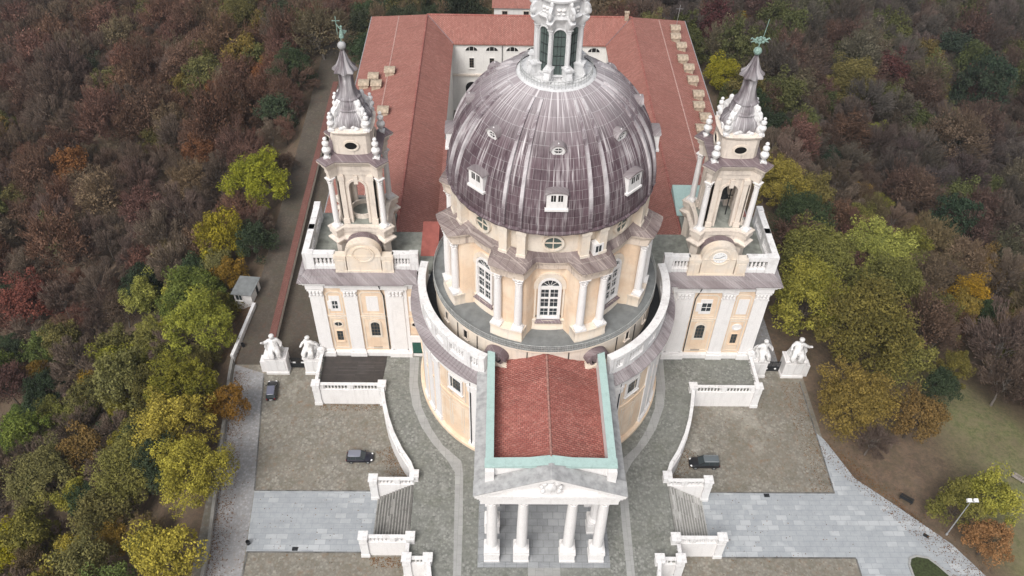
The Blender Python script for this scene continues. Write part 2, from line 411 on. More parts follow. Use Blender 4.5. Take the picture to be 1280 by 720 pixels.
def column_mesh(name, H, r, mat, base=True, cap=1.0, n=20):
    m = M(); b = r*1.45
    m.box(-b, b, -b, b, 0, .28*r/.5)
    zb = .28*r/.5
    m.lathe([(r*1.38, zb), (r*1.42, zb+.12*r/.5), (r*1.3, zb+.2*r/.5), (r*1.12, zb+.26*r/.5), (r*1.2, zb+.36*r/.5), (r, zb+.46*r/.5)], n)
    zc = H-2.3*r*cap
    m.lathe([(r, zb+.46*r/.5), (r*1.0, H*.35), (r*.94, H*.7), (r*.86, zc), (r*.98, zc+.05*r), (r*.98, zc+.2*r), (r*.86, zc+.22*r)], n)
    lf = lambda k, a: (lambda t: r*(k+a*cos(radians(8*t))))
    m.lathe([(r*.86, zc+.2*r), (lf(.98, .1), zc+.7*r*cap), (lf(1.12, .14), zc+.95*r*cap), (r*.92, zc+1.05*r*cap), (lf(1.12, .12), zc+1.5*r*cap), (lf(1.3, .16), zc+1.85*r*cap), (r*1.0, zc+1.95*r*cap), (r*1.3, zc+2.05*r*cap)], 32)
    for a in (45, 135, 225, 315):
        m.ell((1.32*r*cos(radians(a)), 1.32*r*sin(radians(a)), zc+1.8*r*cap), .3*r, n=6, m=4)
    q = r*1.3; m.box(-q, q, -q, q, H-.28*r*cap, H)
    return m.mesh(name, mat)

def urn_mesh(name, h, mat):
    m = M(); k = h/3.
    m.box(-.42*k, .42*k, -.42*k, .42*k, 0, .3*k)
    m.lathe([(.3*k, .3*k), (.18*k, .45*k), (.2*k, .6*k), (.5*k, .95*k), (.55*k, 1.3*k), (.42*k, 1.55*k), (.24*k, 1.7*k), (.26*k, 1.82*k), (.42*k, 2.05*k), (.4*k, 2.3*k), (.2*k, 2.5*k), (.16*k, 2.6*k), (.26*k, 2.78*k), (.18*k, 2.95*k), (.01, 3.0*k)], 14)
    return m.mesh(name, mat)

def baluster_mesh(name, h, r, mat):
    m = M()
    m.box(-r, r, -r, r, 0, h*.1)
    m.lathe([(r*.7, h*.1), (r*.55, h*.18), (r*1.0, h*.38), (r*.6, h*.62), (r*.5, h*.8), (r*.8, h*.9)], 8)
    m.box(-r, r, -r, r, h*.9, h)
    return m.mesh(name, mat)

# ================================================================== BASILICA
AX, AY = .2, 3.0
church = thing('basilica', 'large cream and white domed basilica with twin bell towers and columned porch', 'church', (0, 0, 0))

def pier_d(t):
    d = (t+90-22.5) % 45
    return min(d, 45-d)

# ---- lower rotunda
rot = M(); rot.lathe([(19.5, -.3), (19.5, .55), (19.3, .75), (18.95, .8), (18.9, 9.1), (19.05, 9.15), (19.05, 9.5), (18.9, 9.55), (18.9, 15.0)], 96, 168, 372, (AX, AY))
rot = rot.build('rotunda_wall', M_ochre, church)
m = M(); m.lathe([(18.95, 15.0), (19.25, 15.05), (19.25, 15.8), (19.4, 15.9), (19.4, 16.5), (19.75, 16.9), (19.9, 17.2), (20.0, 17.25)], 96, 168, 372, (AX, AY))
m.build('rotunda_cornice', M_white, church)
m = M(); m.lathe([(20.0, 17.2), (20.08, 17.2), (20.08, 17.34), (18.55, 18.12)], 110, 166, 374, (AX, AY))
for i in range(110):
    t = 168+204*i/109.; m.at(AX, AY, 0, t); m.add([(20.06, -.03, 17.37), (18.6, -.03, 18.12), (18.6, .03, 18.12), (20.06, .03, 17.37), (20.06, -.03, 17.43), (18.6, -.03, 18.2), (18.6, .03, 18.2), (20.06, .03, 17.43)], [(4, 7, 6, 5), (0, 4, 5, 1), (7, 3, 2, 6), (0, 3, 7, 4)])
m.build('rotunda_roof', M_leadroof, church)
# pilasters and base on rotunda
m = M()
m.box(-.75, .75, -.25, .3, 0.8, 15.0); m.box(-.95, .95, -.45, .3, -.2, 1.2); m.box(-.9, .9, -.36, .3, 1.2, 1.6)
m.box(-.8, .8, -.34, .3, 13.4, 13.6); m.box(-.9, .9, -.42, .3, 13.6, 14.6); m.box(-1.0, 1.0, -.5, .3, 14.6, 15.0)
pil_me = m.mesh('pilaster', M_white)
for a in (-122.5, -146.0, -152.5, -160.0, -57.5, -34.0, -27.5, -20.0):
    put('pilaster', pil_me, rot, (AX+18.85*cos(radians(a)), AY+18.85*sin(radians(a)), 0), a+90)
# rotunda windows & sunk panels
def rect_window(name, w, z0, z1, nx, nz, fr=.22, fmat=M_white, gmat=M_glass, surround=M_cream):
    m = M(); m.cur = 0
    m.frame(rect(-w-fr, w+fr, z0-fr, z1+fr), rect(-w, w, z0, z1), -.1, .14)
    m.box(-w-fr-.12, w+fr+.12, -.26, .1, z0-fr-.16, z0-fr)
    m.cur = 1; m.plate(rect(-w, w, z0, z1), -.1, .015)
    m.cur = 2
    for i in range(1, nx): x = -w+2*w*i/nx; m.box(x-.04, x+.04, -.05, .0, z0, z1)
    for i in range(1, nz): z = z0+(z1-z0)*i/nz; m.box(-w, w, -.052, .0, z-.035, z+.035)
    return m.mesh(name, [surround, gmat, fmat])
rw = rect_window('window', 1.05, 11.7, 14.1, 2, 3, .35, M_wood, M_glass, M_white)
for a in (-132.5, -48.0): put('window', rw, rot, (AX+18.95*cos(radians(a)), AY+18.95*sin(radians(a)), 0), a+90)
m = M()
for (x0, x1, z0, z1) in ((-1.9, 1.9, 10.0, 14.8), (-1.5, 1.5, 2.2, 8.4), (-1.0, 1.0, 2.9, 7.6)):
    m.frame(rect(x0, x1, z0, z1), rect(x0+.14, x1-.14, z0+.14, z1-.14), -.2, .06)
pan = m.mesh('wall_panel', M_cream)
for a in (-132.5, -48.0, -140, -40.5): put('wall_panel', pan, rot, (AX+18.86*cos(radians(a)), AY+18.86*sin(radians(a)), 0), a+90)
# downpipes
for a in (-123.9+.2, -56.3):
    m = M(); m.tube([(AX+19.2*cos(radians(a)), AY+19.2*sin(radians(a)), z) for z in (17.0, 12, 6, .6)], .09, 6); m.build('downpipe', M_iron, rot)

BALS = {}
# ---- rooftop balustrade round the rotunda (solid stretches, posts and baluster openings)
def ring_wall(m, r0, r1, z0, z1, a0, a1, n):
    m.lathe([(r0, z0), (r1, z0), (r1, z1), (r0, z1), (r0, z0)], n, a0, a1, (AX, AY))
    for a in (a0, a1):
        ca, sa = cos(radians(a)), sin(radians(a))
        m.add([(AX+r*ca, AY+r*sa, z) for r, z in ((r0, z0), (r1, z0), (r1, z1), (r0, z1))], [(0, 1, 2, 3)])
for (a0, a1) in ((171, 242.5), (297.5, 369)):
    m = M(); n = 40
    ring_wall(m, 17.75, 18.62, 17.9, 18.95, a0, a1, n)
    ring_wall(m, 17.6, 18.75, 20.85, 21.45, a0, a1, n)
    solid = [(0, 8), (15.5, 19), (27, 30.5), (38.5, 42), (48.5, 52.5), (61, 64.5), (68.5, 71.5)]
    for (s0, s1) in solid:
        b0, b1 = (a0+s0, a0+s1) if a0 < 200 else (a1-s1, a1-s0)
        ring_wall(m, 17.72, 18.7, 18.95, 20.86, b0, b1, 6)
    bl = m.build('roof_balustrade', M_white2, church)
    BALS[a0 > 250] = bl
bme = baluster_mesh('baluster', 1.92, .26, M_white2)
for (s0, s1) in ((8, 15.5), (19, 27), (30.5, 38.5), (42, 48.5), (52.5, 61), (64.5, 68.5)):
    k = max(3, int(round((s1-s0)/1.75)))
    for i in range(k):
        s = s0+(s1-s0)*(i+.5)/k
        for a in (171+s, 369-s):
            put('baluster', bme, BALS[a > 270], (AX+18.2*cos(radians(a)), AY+18.2*sin(radians(a)), 18.94), a)
# ---- gallery drum wall and deck
m = M(); m.lathe([(17.7, 17.98), (16.0, 18.0)], 64, 160, 380, (AX, AY)); m.build('roof_walkway', M_iron, church)
gal = M(); gal.lathe([(16.15, 15.0), (16.15, 22.2), (16.3, 22.3), (16.45, 22.5), (16.45, 22.8)], 96, 0, 360, (AX, AY))
gal = gal.build('gallery_wall', M_cream, church)
m = M(); m.lathe([(16.45, 22.8), (11.5, 22.83)], 96, 0, 360, (AX, AY)); m.build('gallery_floor', M_flatroof, church)
m = M()
for z, r in ((23.8, .045), (22.98, .035), (23.45, .02)):
    m.tube([(AX+16.35*cos(2*pi*i/120), AY+16.35*sin(2*pi*i/120), z) for i in range(121)], r, 5)
for i in range(440):
    t = 2*pi*i/440; x, y = AX+16.35*cos(t), AY+16.35*sin(t); w = .05 if i % 8 == 0 else .022
    m.box(x-w, x+w, y-w, y+w, 22.8, 23.8)
m.build('gallery_railing', M_rail, church)
sw = rect_window('window', .35, 20.3, 21.9, 1, 1, .12, M_black, M_black, M_pale)
for a in (-134, -46, -150, -30): put('window', sw, gal, (AX+16.18*cos(radians(a)), AY+16.18*sin(radians(a)), 0), a+90)
for a in (-126.5, -53.5, -140, -40, -100, -80):
    m = M(); m.tube([(AX+16.25*cos(radians(a)), AY+16.25*sin(radians(a)), z) for z in (22.3, 18.0)], .07, 5); m.build('downpipe', M_iron, gal)
# hooded round windows either side of the porch roof
m = M(); m.cur = 0
for k in range(13):   # hood: half torus shell
    pass
hood_o = [(1.75*cos(pi*i/14), 1.55*sin(pi*i/14)) for i in range(15)]
hood_i = [(1.35*cos(pi*i/14), 1.15*sin(pi*i/14)) for i in range(15)]
m.plate(hood_o+hood_i[::-1], -.6, 1.15)
m.ell((0, -.1, 0), 1.5, 1.0, 1.35, 16, 8)
m.cur = 1; m.plate([(1.15*cos(2*pi*i/20), 1.0*sin(2*pi*i/20)) for i in range(20)], .3, .93)
m.cur = 0; m.frame([(1.3*cos(2*pi*i/20), 1.15*sin(2*pi*i/20)) for i in range(20)], [(1.0*cos(2*pi*i/20), .85*sin(2*pi*i/20)) for i in range(20)], .2, 1.1)
m.cur = 2; m.box(-2.0, 2.0, -1.35, .5, -1.1, -.75); m.box(-1.6, 1.6, -1.2, .5, -1.6, -1.1)
hood = m.mesh('hooded_window', [M_leaddark, M_black, M_cream])
for a in (-115.0, -66.0): put('hooded_window', hood, gal, (AX+16.1*cos(radians(a)), AY+16.1*sin(radians(a)), 20.5), a+90)

# ---- drum
Rwall = lambda t: 12.0+2.0*smooth(14, 8.5, pier_d(t))
Rped = lambda t: 12.35+2.75*smooth(10.6, 9.4, pier_d(t))
Rent = lambda t: 12.6+2.65*smooth(14.0, 8.3, pier_d(t))
off = lambda f, d: (lambda t: f(t)+d)
drum = M(); drum.lathe([(Rwall, 22.8), (Rwall, 34.5)], 288, 0, 360, (AX, AY)); drum = drum.build('drum_wall', M_ochre, church, ang=50)
m = M()
m.lathe([(off(Rped, .05), 22.8), (off(Rped, .05), 23.2), (Rped, 23.25), (Rped, 24.45), (off(Rped, .12), 24.5), (off(Rped, .12), 24.75), (off(Rwall, -.2), 24.85)], 288, 0, 360, (AX, AY))
m.build('drum_pedestal', M_cream, church, ang=50)
m = M()
m.lathe([(off(Rwall, -.3), 34.3), (off(Rent, -.15), 34.3), (off(Rent, -.15), 34.65), (off(Rent, -.08), 34.67), (off(Rent, -.08), 35.0), (off(Rent, .0), 35.02), (off(Rent, .02), 35.45), (off(Rent, .15), 35.5), (off(Rent, .22), 35.65), (off(Rent, .42), 35.75), (off(Rent, .46), 35.98)], 288, 0, 360, (AX, AY))
m.build('drum_entablature', M_sooty, church, ang=50)
m = M()
m.lathe([(off(Rent, .46), 35.97), (off(Rent, .5), 35.98), (off(Rent, .5), 36.05), (lambda t: .5*(Rent(t)+12.6)+.1, 36.65), (12.5, 37.25)], 288, 0, 360, (AX, AY))
for i in range(96):
    t = i*3.75; a = radians(t); r0, r1 = Rent(t)+.48, 12.5; rm = .5*(Rent(t)+12.6)+.1
    m.at(); m.bar((AX+r0*cos(a), AY+r0*sin(a), 36.08), (AX+rm*cos(a), AY+rm*sin(a), 36.67), .07, .07); m.bar((AX+rm*cos(a), AY+rm*sin(a), 36.67), (AX+r1*cos(a), AY+r1*sin(a), 37.27), .07, .07)
m.at(); m.build('drum_cornice_roof', M_corn, church, ang=50)
cm = column_mesh('column', 9.5, .54, M_white, cap=1.0)
for k in range(8):
    for s in (-5.85, 5.85):
        a = -67.5+45*k+s
        put('column', cm, drum, (AX+14.45*cos(radians(a)), AY+14.45*sin(radians(a)), 24.8), a+90)
# big arched windows
m = M(); m.cur = 0
fo = arch(1.55, 25.0, 31.05, 12); fi = arch(1.22, 25.3, 31.05, 12)
m.frame(fo, fi, -.25, .32)
m.cur = 1; m.plate(fi, -.3, .02)
m.cur = 0
m.box(-.11, .11, -.2, 0, 25.3, 30.55); m.box(-1.22, 1.22, -.24, 0, 30.5, 31.0)
for z in (25.3, 26.95, 28.75): m.box(-1.22, 1.22, -.21, 0, z, z+.2)
for x in (-1.22, 1.12): m.box(x, x+.1, -.2, 0, 25.3, 30.5)
for x in (-.62, .62): m.box(x-.018, x+.018, -.06, 0, 25.3, 30.5)
for z in (26.2, 28., 29.7): m.box(-1.2, 1.2, -.062, 0, z-.018, z+.018)
for a in (36, 72, 108, 144): m.bar((.15*cos(radians(a)), -.06, 31.02), (1.2*cos(radians(a)), -.06, 31.05+1.2*sin(radians(a))), .05, .05)
m.cur = 2; m.add([(-1.5, -.05, 25.0), (1.5, -.05, 25.0), (1.85, -.62, 24.55), (-1.85, -.62, 24.55), (-1.5, .4, 24.4), (1.5, .4, 24.4), (1.85, -.62, 24.4), (-1.85, -.62, 24.4)], [(0, 3, 2, 1), (3, 7, 6, 2), (0, 4, 7, 3), (1, 2, 6, 5)])
m.cur = 3; m.frame(arch(2.15, 30.6, 31.2, 12), arch(1.56, 30.6, 31.1, 12), -.3, .22)
m.frame(rect(-2.0, 2.0, 25.2, 30.7), rect(-1.75, 1.75, 25.2, 30.69), -.3, .14)
wm = m.mesh('arched_window', [M_white, M_glass, M_leaddark, M_cream])
for k in range(8):
    a = -90+45*k; put('arched_window', wm, drum, (AX+12.06*cos(radians(a)), AY+12.06*sin(radians(a)), 0), a+90)

# ---- attic
att = M(); att.lathe([(12.5, 36.6), (12.5, 37.1), (12.35, 37.15), (12.35, 40.7), (12.6, 40.8), (12.7, 41.05), (13.3, 41.2)], 160, 0, 360, (AX, AY))
att = att.build('attic_wall', M_cream, church, ang=40)
m = M(); m.box(-.55, .55, -.55, .8, 36.7, 40.8); m.box(-.62, .62, -.65, .8, 36.6, 37.2); m.box(-.65, .65, -.68, .8, 40.5, 41.15)
pm = m.mesh('pilaster', M_cream)
PILR = 13.0
for k in range(8):
    for s in (-5.2, 5.2):
        a = -67.5+45*k+s; put('pilaster', pm, att, (AX+PILR*cos(radians(a)), AY+PILR*sin(radians(a)), 0), a+90)
m = M(); m.cur = 0
m.frame(oval(1.4, 1.3, 38.85, 0, 24), oval(1.1, 1.0, 38.85, 0, 24), -.2, .28)
m.cur = 1; m.plate(oval(1.12, 1.02, 38.85, 0, 24), -.2, .03)
m.cur = 0; m.box(-.06, .06, -.15, 0, 37.85, 39.85); m.box(-1.1, 1.1, -.152, 0, 38.79, 38.91)
om = m.mesh('oculus_window', [M_cream, M_glassg])
for k in range(8):
    a = -90+45*k; put('oculus_window', om, att, (AX+12.42*cos(radians(a)), AY+12.42*sin(radians(a)), 0), a+90)
m = M(); m.cur = 0; m.box(-.7, .7, -.7, .3, 37.0, 39.2); m.cur = 1; m.plate(rect(-.4, .4, 37.9, 38.9), .69, .72); m.cur = 0; m.box(-.03, .03, -.74, -.6, 37.9, 38.9)
a = -65.; m.build('attic_hatch', [M_white, M_glass], att, (AX+12.9*cos(radians(a)), AY+12.9*sin(radians(a)), -.6), a+90)

# ---- dome
ZD0, HD, RD, PD = 41.7, 14.75, 13.65, 2.1
def dome_r(z): return RD*(max(0., 1-max(0, (z-ZD0)/HD)**PD))**(1/PD)
def dome_z(r): return ZD0+HD*(1-(r/RD)**PD)**(1/PD)
zs = [ZD0+(55.6-ZD0)*(1-(1-i/40.)**1.35) for i in range(41)]
m = M(); m.lathe([(12.8, 41.1), (lambda t: 13.75+.12*abs(sin(radians(t*20))), 41.15), (lambda t: 13.8+.12*abs(sin(radians(t*20))), 41.45), (13.6, 41.6)]+[(dome_r(z), z) for z in zs], 160)
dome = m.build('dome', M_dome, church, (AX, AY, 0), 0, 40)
m = M()
w = .28
vsr = []
for z in zs[:38]:
    r = dome_r(z); k = .35+.65*r/RD
    for (yy, d) in ((-w*k, -.1), (-w*k*.8, .3), (w*k*.8, .3), (w*k, -.1)): vsr.append((r+d, yy, z+d*.3))
fsr = [(i*4+q, (i+1)*4+q, (i+1)*4+q+1, i*4+q+1) for i in range(len(zs[:38])-1) for q in range(3)]
fsr.append((0, 1, 2, 3)); fsr.append(tuple(len(vsr)-4+q for q in (3, 2, 1, 0)))
m.add(vsr, [f[::-1] for f in fsr])
rib_me = m.mesh('rib', M_rib)
m = M()
for q in range(96):
    t = q*3.75+1.875; a = radians(t); pts = [(dome_r(z)*cos(a), dome_r(z)*sin(a), z) for z in zs[:36:2]]
    m.tube(pts, [.045+.02*(dome_r(z)/RD) for z in zs[:36:2]], 4)
m.build('standing_seams', M_dome, dome)
for k in range(8):
    for s in (-4.6, 4.6): put('rib', rib_me, dome, (0, 0, 0), -67.5+45*k+s)
# dormers
m = M(); m.cur = 0; wq = 1.22
front = [(-wq, 0), (wq, 0), (wq, 2.15)]+[(wq*cos(pi*i/8), 2.15+.3*sin(pi*i/8)) for i in range(1, 8)]+[(-wq, 2.15)]
m.plate(front, -3.2, .35)
m.cur = 1
ro = [(1.4*cos(pi*i/8), 2.22+.42*sin(pi*i/8)) for i in range(9)]; ri = [(1.2*cos(pi*i/8), 2.13+.3*sin(pi*i/8)) for i in range(9)]
m.plate(ro+ri[::-1], -3.4, .5)
m.cur = 2
for x in (-.42, .42): m.plate(rect(x-.28, x+.28, 1.15, 2.05), .3, .37)
m.cur = 0; m.box(-1.4, 1.4, -.5, 2., -.25, .05)
for x in (-.42, .42): m.box(x-.025, x+.025, -.4, -.3, 1.15, 2.05)
dm = m.mesh('dormer_window', [M_white, M_leadroof, M_black])
zz = 45.1; rr = dome_r(zz)
for k in range(8):
    a = -90+45*k; put('dormer_window', dm, dome, ((rr-.1)*cos(radians(a)), (rr-.1)*sin(radians(a)), zz), a+90)
m = M(); m.cur = 0
m.frame(oval(.95, .85, .55, 0, 16), oval(.55, .45, .55, 0, 16), -1.6, .35)
m.cur = 2; m.plate(oval(.6, .5, .55, 0, 16), -.5, .2)
m.cur = 0; m.box(-.9, .9, -.3, .5, -.45, -.2); m.box(-.04, .04, -.3, 0, .1, 1.0); m.box(-.5, .5, -.3, 0, .5, .6); m.lathe([(.16, 1.35), (.05, 1.75), (.0, 1.8)], 8)
m.cur = 1; m.plate([(1.15*cos(pi*i/8), .6+1.0*sin(pi*i/8)) for i in range(9)]+[(.9*cos(pi*i/8), .6+.8*sin(pi*i/8)) for i in range(8, -1, -1)], -1.8, .5)
sm_ = m.mesh('round_dormer', [M_white2, M_leadroof, M_black])
zz = 50.9; rr = dome_r(zz)
for k in range(8):
    a = -90+45*k; put('round_dormer', sm_, dome, ((rr-.35)*cos(radians(a)), (rr-.35)*sin(radians(a)), zz+.15), a+90, (.88, .8, .8))

# ---- lantern
def pk(t): return smooth(11., 4., pier_d(t))
m = M(); m.lathe([(5.1, 55.2), (4.85, 55.5), (4.6, 55.6), (4.5, 55.64), (2.2, 55.68)], 64); m.lathe([(2.25, 55.6), (2.25, 63.0)], 64)
lan = m.build('lantern', M_lant, church, (AX, AY, 0))
m = M()
for z in (56.6, 56.2): m.tube([(4.4*cos(2*pi*i/64), 4.4*sin(2*pi*i/64), z) for i in range(65)], .04, 5)
for i in range(64): t = 2*pi*i/64; m.tube([(4.4*cos(t), 4.4*sin(t), 55.6), (4.4*cos(t), 4.4*sin(t), 56.6)], .022, 4)
m.build('railing', M_rail, lan)
m = M(); m.box(-.42, .42, -.75, .6, 0, 1.5); m.box(-.52, .52, -.9, .6, 1.5, 1.75); m.box(-.5, .5, -1.0, .6, 0, .35)
m.add([(-.35, -.75, 1.3), (.35, -.75, 1.3), (.35, -1.15, .35), (-.35, -1.15, .35), (-.35, -.7, .35), (.35, -.7, .35)], [(0, 3, 2, 1), (0, 4, 3), (1, 2, 5)])
pedm = m.mesh('column_pedestal', M_lant)
lcm = column_mesh('column', 4.85, .25, M_lant, n=14)
m = M(); m.cur = 0; fo = arch(.86, 56.2, 61.45, 10); fi = arch(.74, 56.35, 61.45, 10)
m.frame(fo, fi, -.3, .28); m.cur = 1; m.plate(fi, -.3, .05)
m.cur = 2
for z in (57.6, 58.8, 60.0, 61.2): m.box(-.62, .62, -.1, 0, z-.03, z+.03)
for x in (-.2, .2): m.box(x-.02, x+.02, -.09, 0, 56.5, 61.9)
lwm = m.mesh('lantern_window', [M_lant, M_glassg, M_iron])
volm = M()
volm.plate([(0+.95*cos(radians(a)), .8+.8*sin(radians(a))) for a in range(-90, 91, 20)]+[(-.2, 1.9), (-.5, 2.4), (-.5, 0)], -.2, .2)
volm.ell((.6, 0, .55), .5, .32, .5, 10, 6); volm.ell((.1, 0, 1.75), .34, .26, .38, 8, 6)
volm = volm.mesh('volute', M_lant)
for k in range(8):
    a = -67.5+45*k; ca, sa = cos(radians(a)), sin(radians(a))
    put('column_pedestal', pedm, lan, (2.65*ca, 2.65*sa, 55.7), a+90)
    put('column', lcm, lan, (2.78*ca, 2.78*sa, 57.4), a+90)
    put('volute', volm, lan, (2.7*ca, 2.7*sa, 63.45), a)
    a2 = -90+45*k; put('lantern_window', lwm, lan, (2.24*cos(radians(a2)), 2.24*sin(radians(a2)), 0), a2+90)
zw = lambda z, k=.5: (lambda t: z+k*(1-pk(t)))
m = M(); m.lathe([(2.2, 61.8), (lambda t: 2.5+.55*pk(t), zw(62.1, .55)), (lambda t: 2.6+.55*pk(t), zw(62.6, .5)), (lambda t: 2.9+.6*pk(t), zw(62.9)), (lambda t: 3.0+.6*pk(t), zw(63.2, .45)), (2.4, 63.75)], 192); m.build('lantern_cornice', M_lant, lan, ang=50)
m = M(); m.lathe([(2.35, 63.5), (2.35, 65.2), (2.5, 65.3), (2.9, 65.5), (2.95, 65.75), (2.6, 65.9), (2.3, 66.3), (2.0, 67.2), (1.3, 68.1), (.75, 68.7), (.55, 69.8), (.9, 70.1), (.3, 70.6), (.2, 71)], 48); m.build('lantern_cap', M_lant, lan)
m = M(); m.ell((0, 0, 71.5), .6, n=14, m=10); m.bar((0, 0, 72), (0, 0, 74.8), .14, .14); m.bar((-.7, 0, 73.9), (.7, 0, 73.9), .14, .14); m.build('cross', M_copperd, lan)
# garlands of the lantern frieze
m = M()
for k in range(8):
    for s in (-6.5, 6.5):
        a = radians(-90+45*k+s); m.ell((2.37*cos(a), 2.37*sin(a), 64.5), .3, .3, .16, 8, 5)
        m.ell((2.37*cos(a), 2.37*sin(a), 64.0), .2, .2, .12, 8, 5)
m.split('frieze_ornament', M_white, lan)

# ================================================================== tower blocks and bell towers
TX, TY = 27.4, 13.1
def plan(c, h, mm, dip=0., n=5):
    """square plan with four diagonal corner bastions; sides bow by dip"""
    s = max(.05, c+h-mm); side = [(-c, -(c+h)), (-(c-s), -mm)]
    for i in range(1, n):
        u = i/n; side.append((-(c-s)+2*(c-s)*u, -mm+dip*4*u*(1-u)))
    side += [(c-s, -mm), (c, -(c+h))]
    out = []
    for k in range(4):
        a = pi/2*k; ca, sa = cos(a), sin(a)
        out += [(x*ca-y*sa, x*sa+y*ca) for x, y in side]
    return out
def loft(m, levels, cap=(True, True)):
    n = len(levels[0][0]); vs = []; fs = []
    for poly, z in levels: vs += [(p[0], p[1], z) for p in poly]
    for k in range(len(levels)-1):
        for i in range(n): fs.append((k*n+i, k*n+(i+1) % n, (k+1)*n+(i+1) % n, (k+1)*n+i))
    if cap[0]: fs.append(list(range(n))[::-1])
    if cap[1]: fs.append([(len(levels)-1)*n+i for i in range(n)])
    m.add(vs, fs)

m = M()
loft(m, [(plan(3.3, .9, 3.5), 17.6), (plan(3.3, .9, 3.5), 21.9), (plan(3.4, 1.1, 3.7), 22.1), (plan(3.55, 1.3, 4.0), 22.6), (plan(3.55, 1.62, 4.2), 22.9), (plan(3.55, 1.66, 4.2), 23.15),
         (plan(3.5, 1.05, 3.75, .15), 23.4), (plan(3.5, 1.05, 3.7, .2), 23.9), (plan(3.55, 1.3, 3.9, .25), 24.1), (plan(3.55, 1.3, 3.9, .25), 24.8), (plan(3.55, 1.5, 4.05, .25), 24.95), (plan(3.55, 1.5, 4.05, .25), 25.2)])
tw_base = m.mesh('bell_tower', M_pale, 25)
m = M()
for k in range(4):
    m.at(0, 0, 0, 90*k)
    wq = 2.75
    U = [(-wq, 25.2), (-1.15, 25.2)]+[(-1.15*cos(pi*i/12), 31.9+1.15*sin(pi*i/12)) for i in range(13)]+[(1.15, 25.2), (wq, 25.2), (wq, 34.3), (-wq, 34.3)]
    m.plate(U, wq-.6, wq)
    m.frame([(-1.5, 25.2), (-1.5, 31.9)]+[(-1.5*cos(pi*i/12), 31.9+1.5*sin(pi*i/12)) for i in range(1, 12)]+[(1.5, 31.9), (1.5, 25.2)],
            [(-1.16, 25.2), (-1.16, 31.9)]+[(-1.16*cos(pi*i/12), 31.9+1.16*sin(pi*i/12)) for i in range(1, 12)]+[(1.16, 31.9), (1.16, 25.2)], wq-.1, wq+.14)
    m.box(-.3, .3, -wq-.3, -wq, 32.6, 34.0)
    for s in (-1, 1):
        x0, x1 = sorted((s*1.75, s*2.5)); m.box(x0, x1, -wq-.28, -wq+.02, 25.2, 34.25); m.box(x0-.12, x1+.12, -wq-.42, -wq+.03, 25.2, 26.1); m.box(x0-.1, x1+.1, -wq-.4, -wq+.03, 33.3, 34.1)
belfry_me = m.mesh('belfry', M_pale)
m = M()
loft(m, [(plan(3.45, .55, 2.9), 34.2), (plan(3.45, .55, 2.9), 35.0), (plan(3.5, .65, 3.05), 35.05), (plan(3.5, .65, 3.05), 35.8), (plan(3.55, .9, 3.3), 36.05), (plan(3.55, 1.0, 3.5), 36.5), (plan(3.55, 1.5, 3.85), 36.8), (plan(3.55, 1.56, 3.95), 37.1)])
ent_me = m.mesh('entablature', M_pale, 25)
m = M(); loft(m, [(plan(3.55, 1.6, 3.98), 37.11), (plan(3.55, 1.6, 3.98), 37.2), (plan(3.2, .5, 3.0), 37.75)])
entroof_me = m.mesh('cornice_roof', M_leaddark, 25)
tcol = column_mesh('column', 8.95, .44, M_white, n=16)
def octo(a, b, n=6):   # chamfered square with slightly bowed sides
    out = []
    for k in range(4):
        an = pi/2*k; ca, sa = cos(an), sin(an)
        for i in range(n+1):
            u = -b+2*b*i/n; y = -a-.22*(1-(u/b)**2); out.append((u*ca-y*sa, u*sa+y*ca))
    return out
m = M(); loft(m, [(octo(2.7, 2.15), 37.2), (octo(2.7, 2.15), 40.9), (octo(2.8, 2.25), 41.0), (octo(3.0, 2.4), 41.25), (octo(3.05, 2.45), 41.5), (octo(2.5, 2.0), 41.75)])
drum_me = m.mesh('upper_drum', M_pale, 30)
m = M(); m.cur = 0; m.frame(oval(1.15, .88, 39.3, 0, 22), oval(.86, .62, 39.3, 0, 22), 2.6, 3.08); m.cur = 1; m.plate(oval(.87, .63, 39.3, 0, 22), 2.6, 2.96)
ov_me = m.mesh('oval_opening', [M_cream, M_black])
sf = lambda r, k=.05: (lambda t: r*(1+k*cos(radians(8*t))))
m = M(); m.lathe([(2.7, 41.6), (2.75, 41.9), (sf(2.85), 42.4), (sf(2.85), 42.9), (sf(2.6), 43.4), (sf(2.15), 43.8), (sf(1.98), 44.05), (2.12, 44.12), (2.12, 44.3), (sf(1.95), 44.36), (sf(1.98), 44.8), (sf(1.75), 45.3), (1.6, 45.5), (1.72, 45.56), (1.72, 45.72), (sf(1.45), 45.85), (sf(1.22), 46.5), (sf(1.05), 47.2), (sf(.96), 48.), (sf(.95), 48.7), (1.0, 49.15), (1.2, 49.3), (sf(1.55, .14), 49.55), (sf(1.5, .14), 49.8), (sf(1.0, .12), 50.3), (sf(.66, .1), 51.1), (sf(.38, .08), 52.0), (.24, 52.4), (.32, 52.5), (.05, 52.6)], 64)
spire_me = m.mesh('spire', M_spire, 40)
urn_me = urn_mesh('urn', 3.5, M_white2)
urn2_me = urn_mesh('urn', 2.9, M_white2)
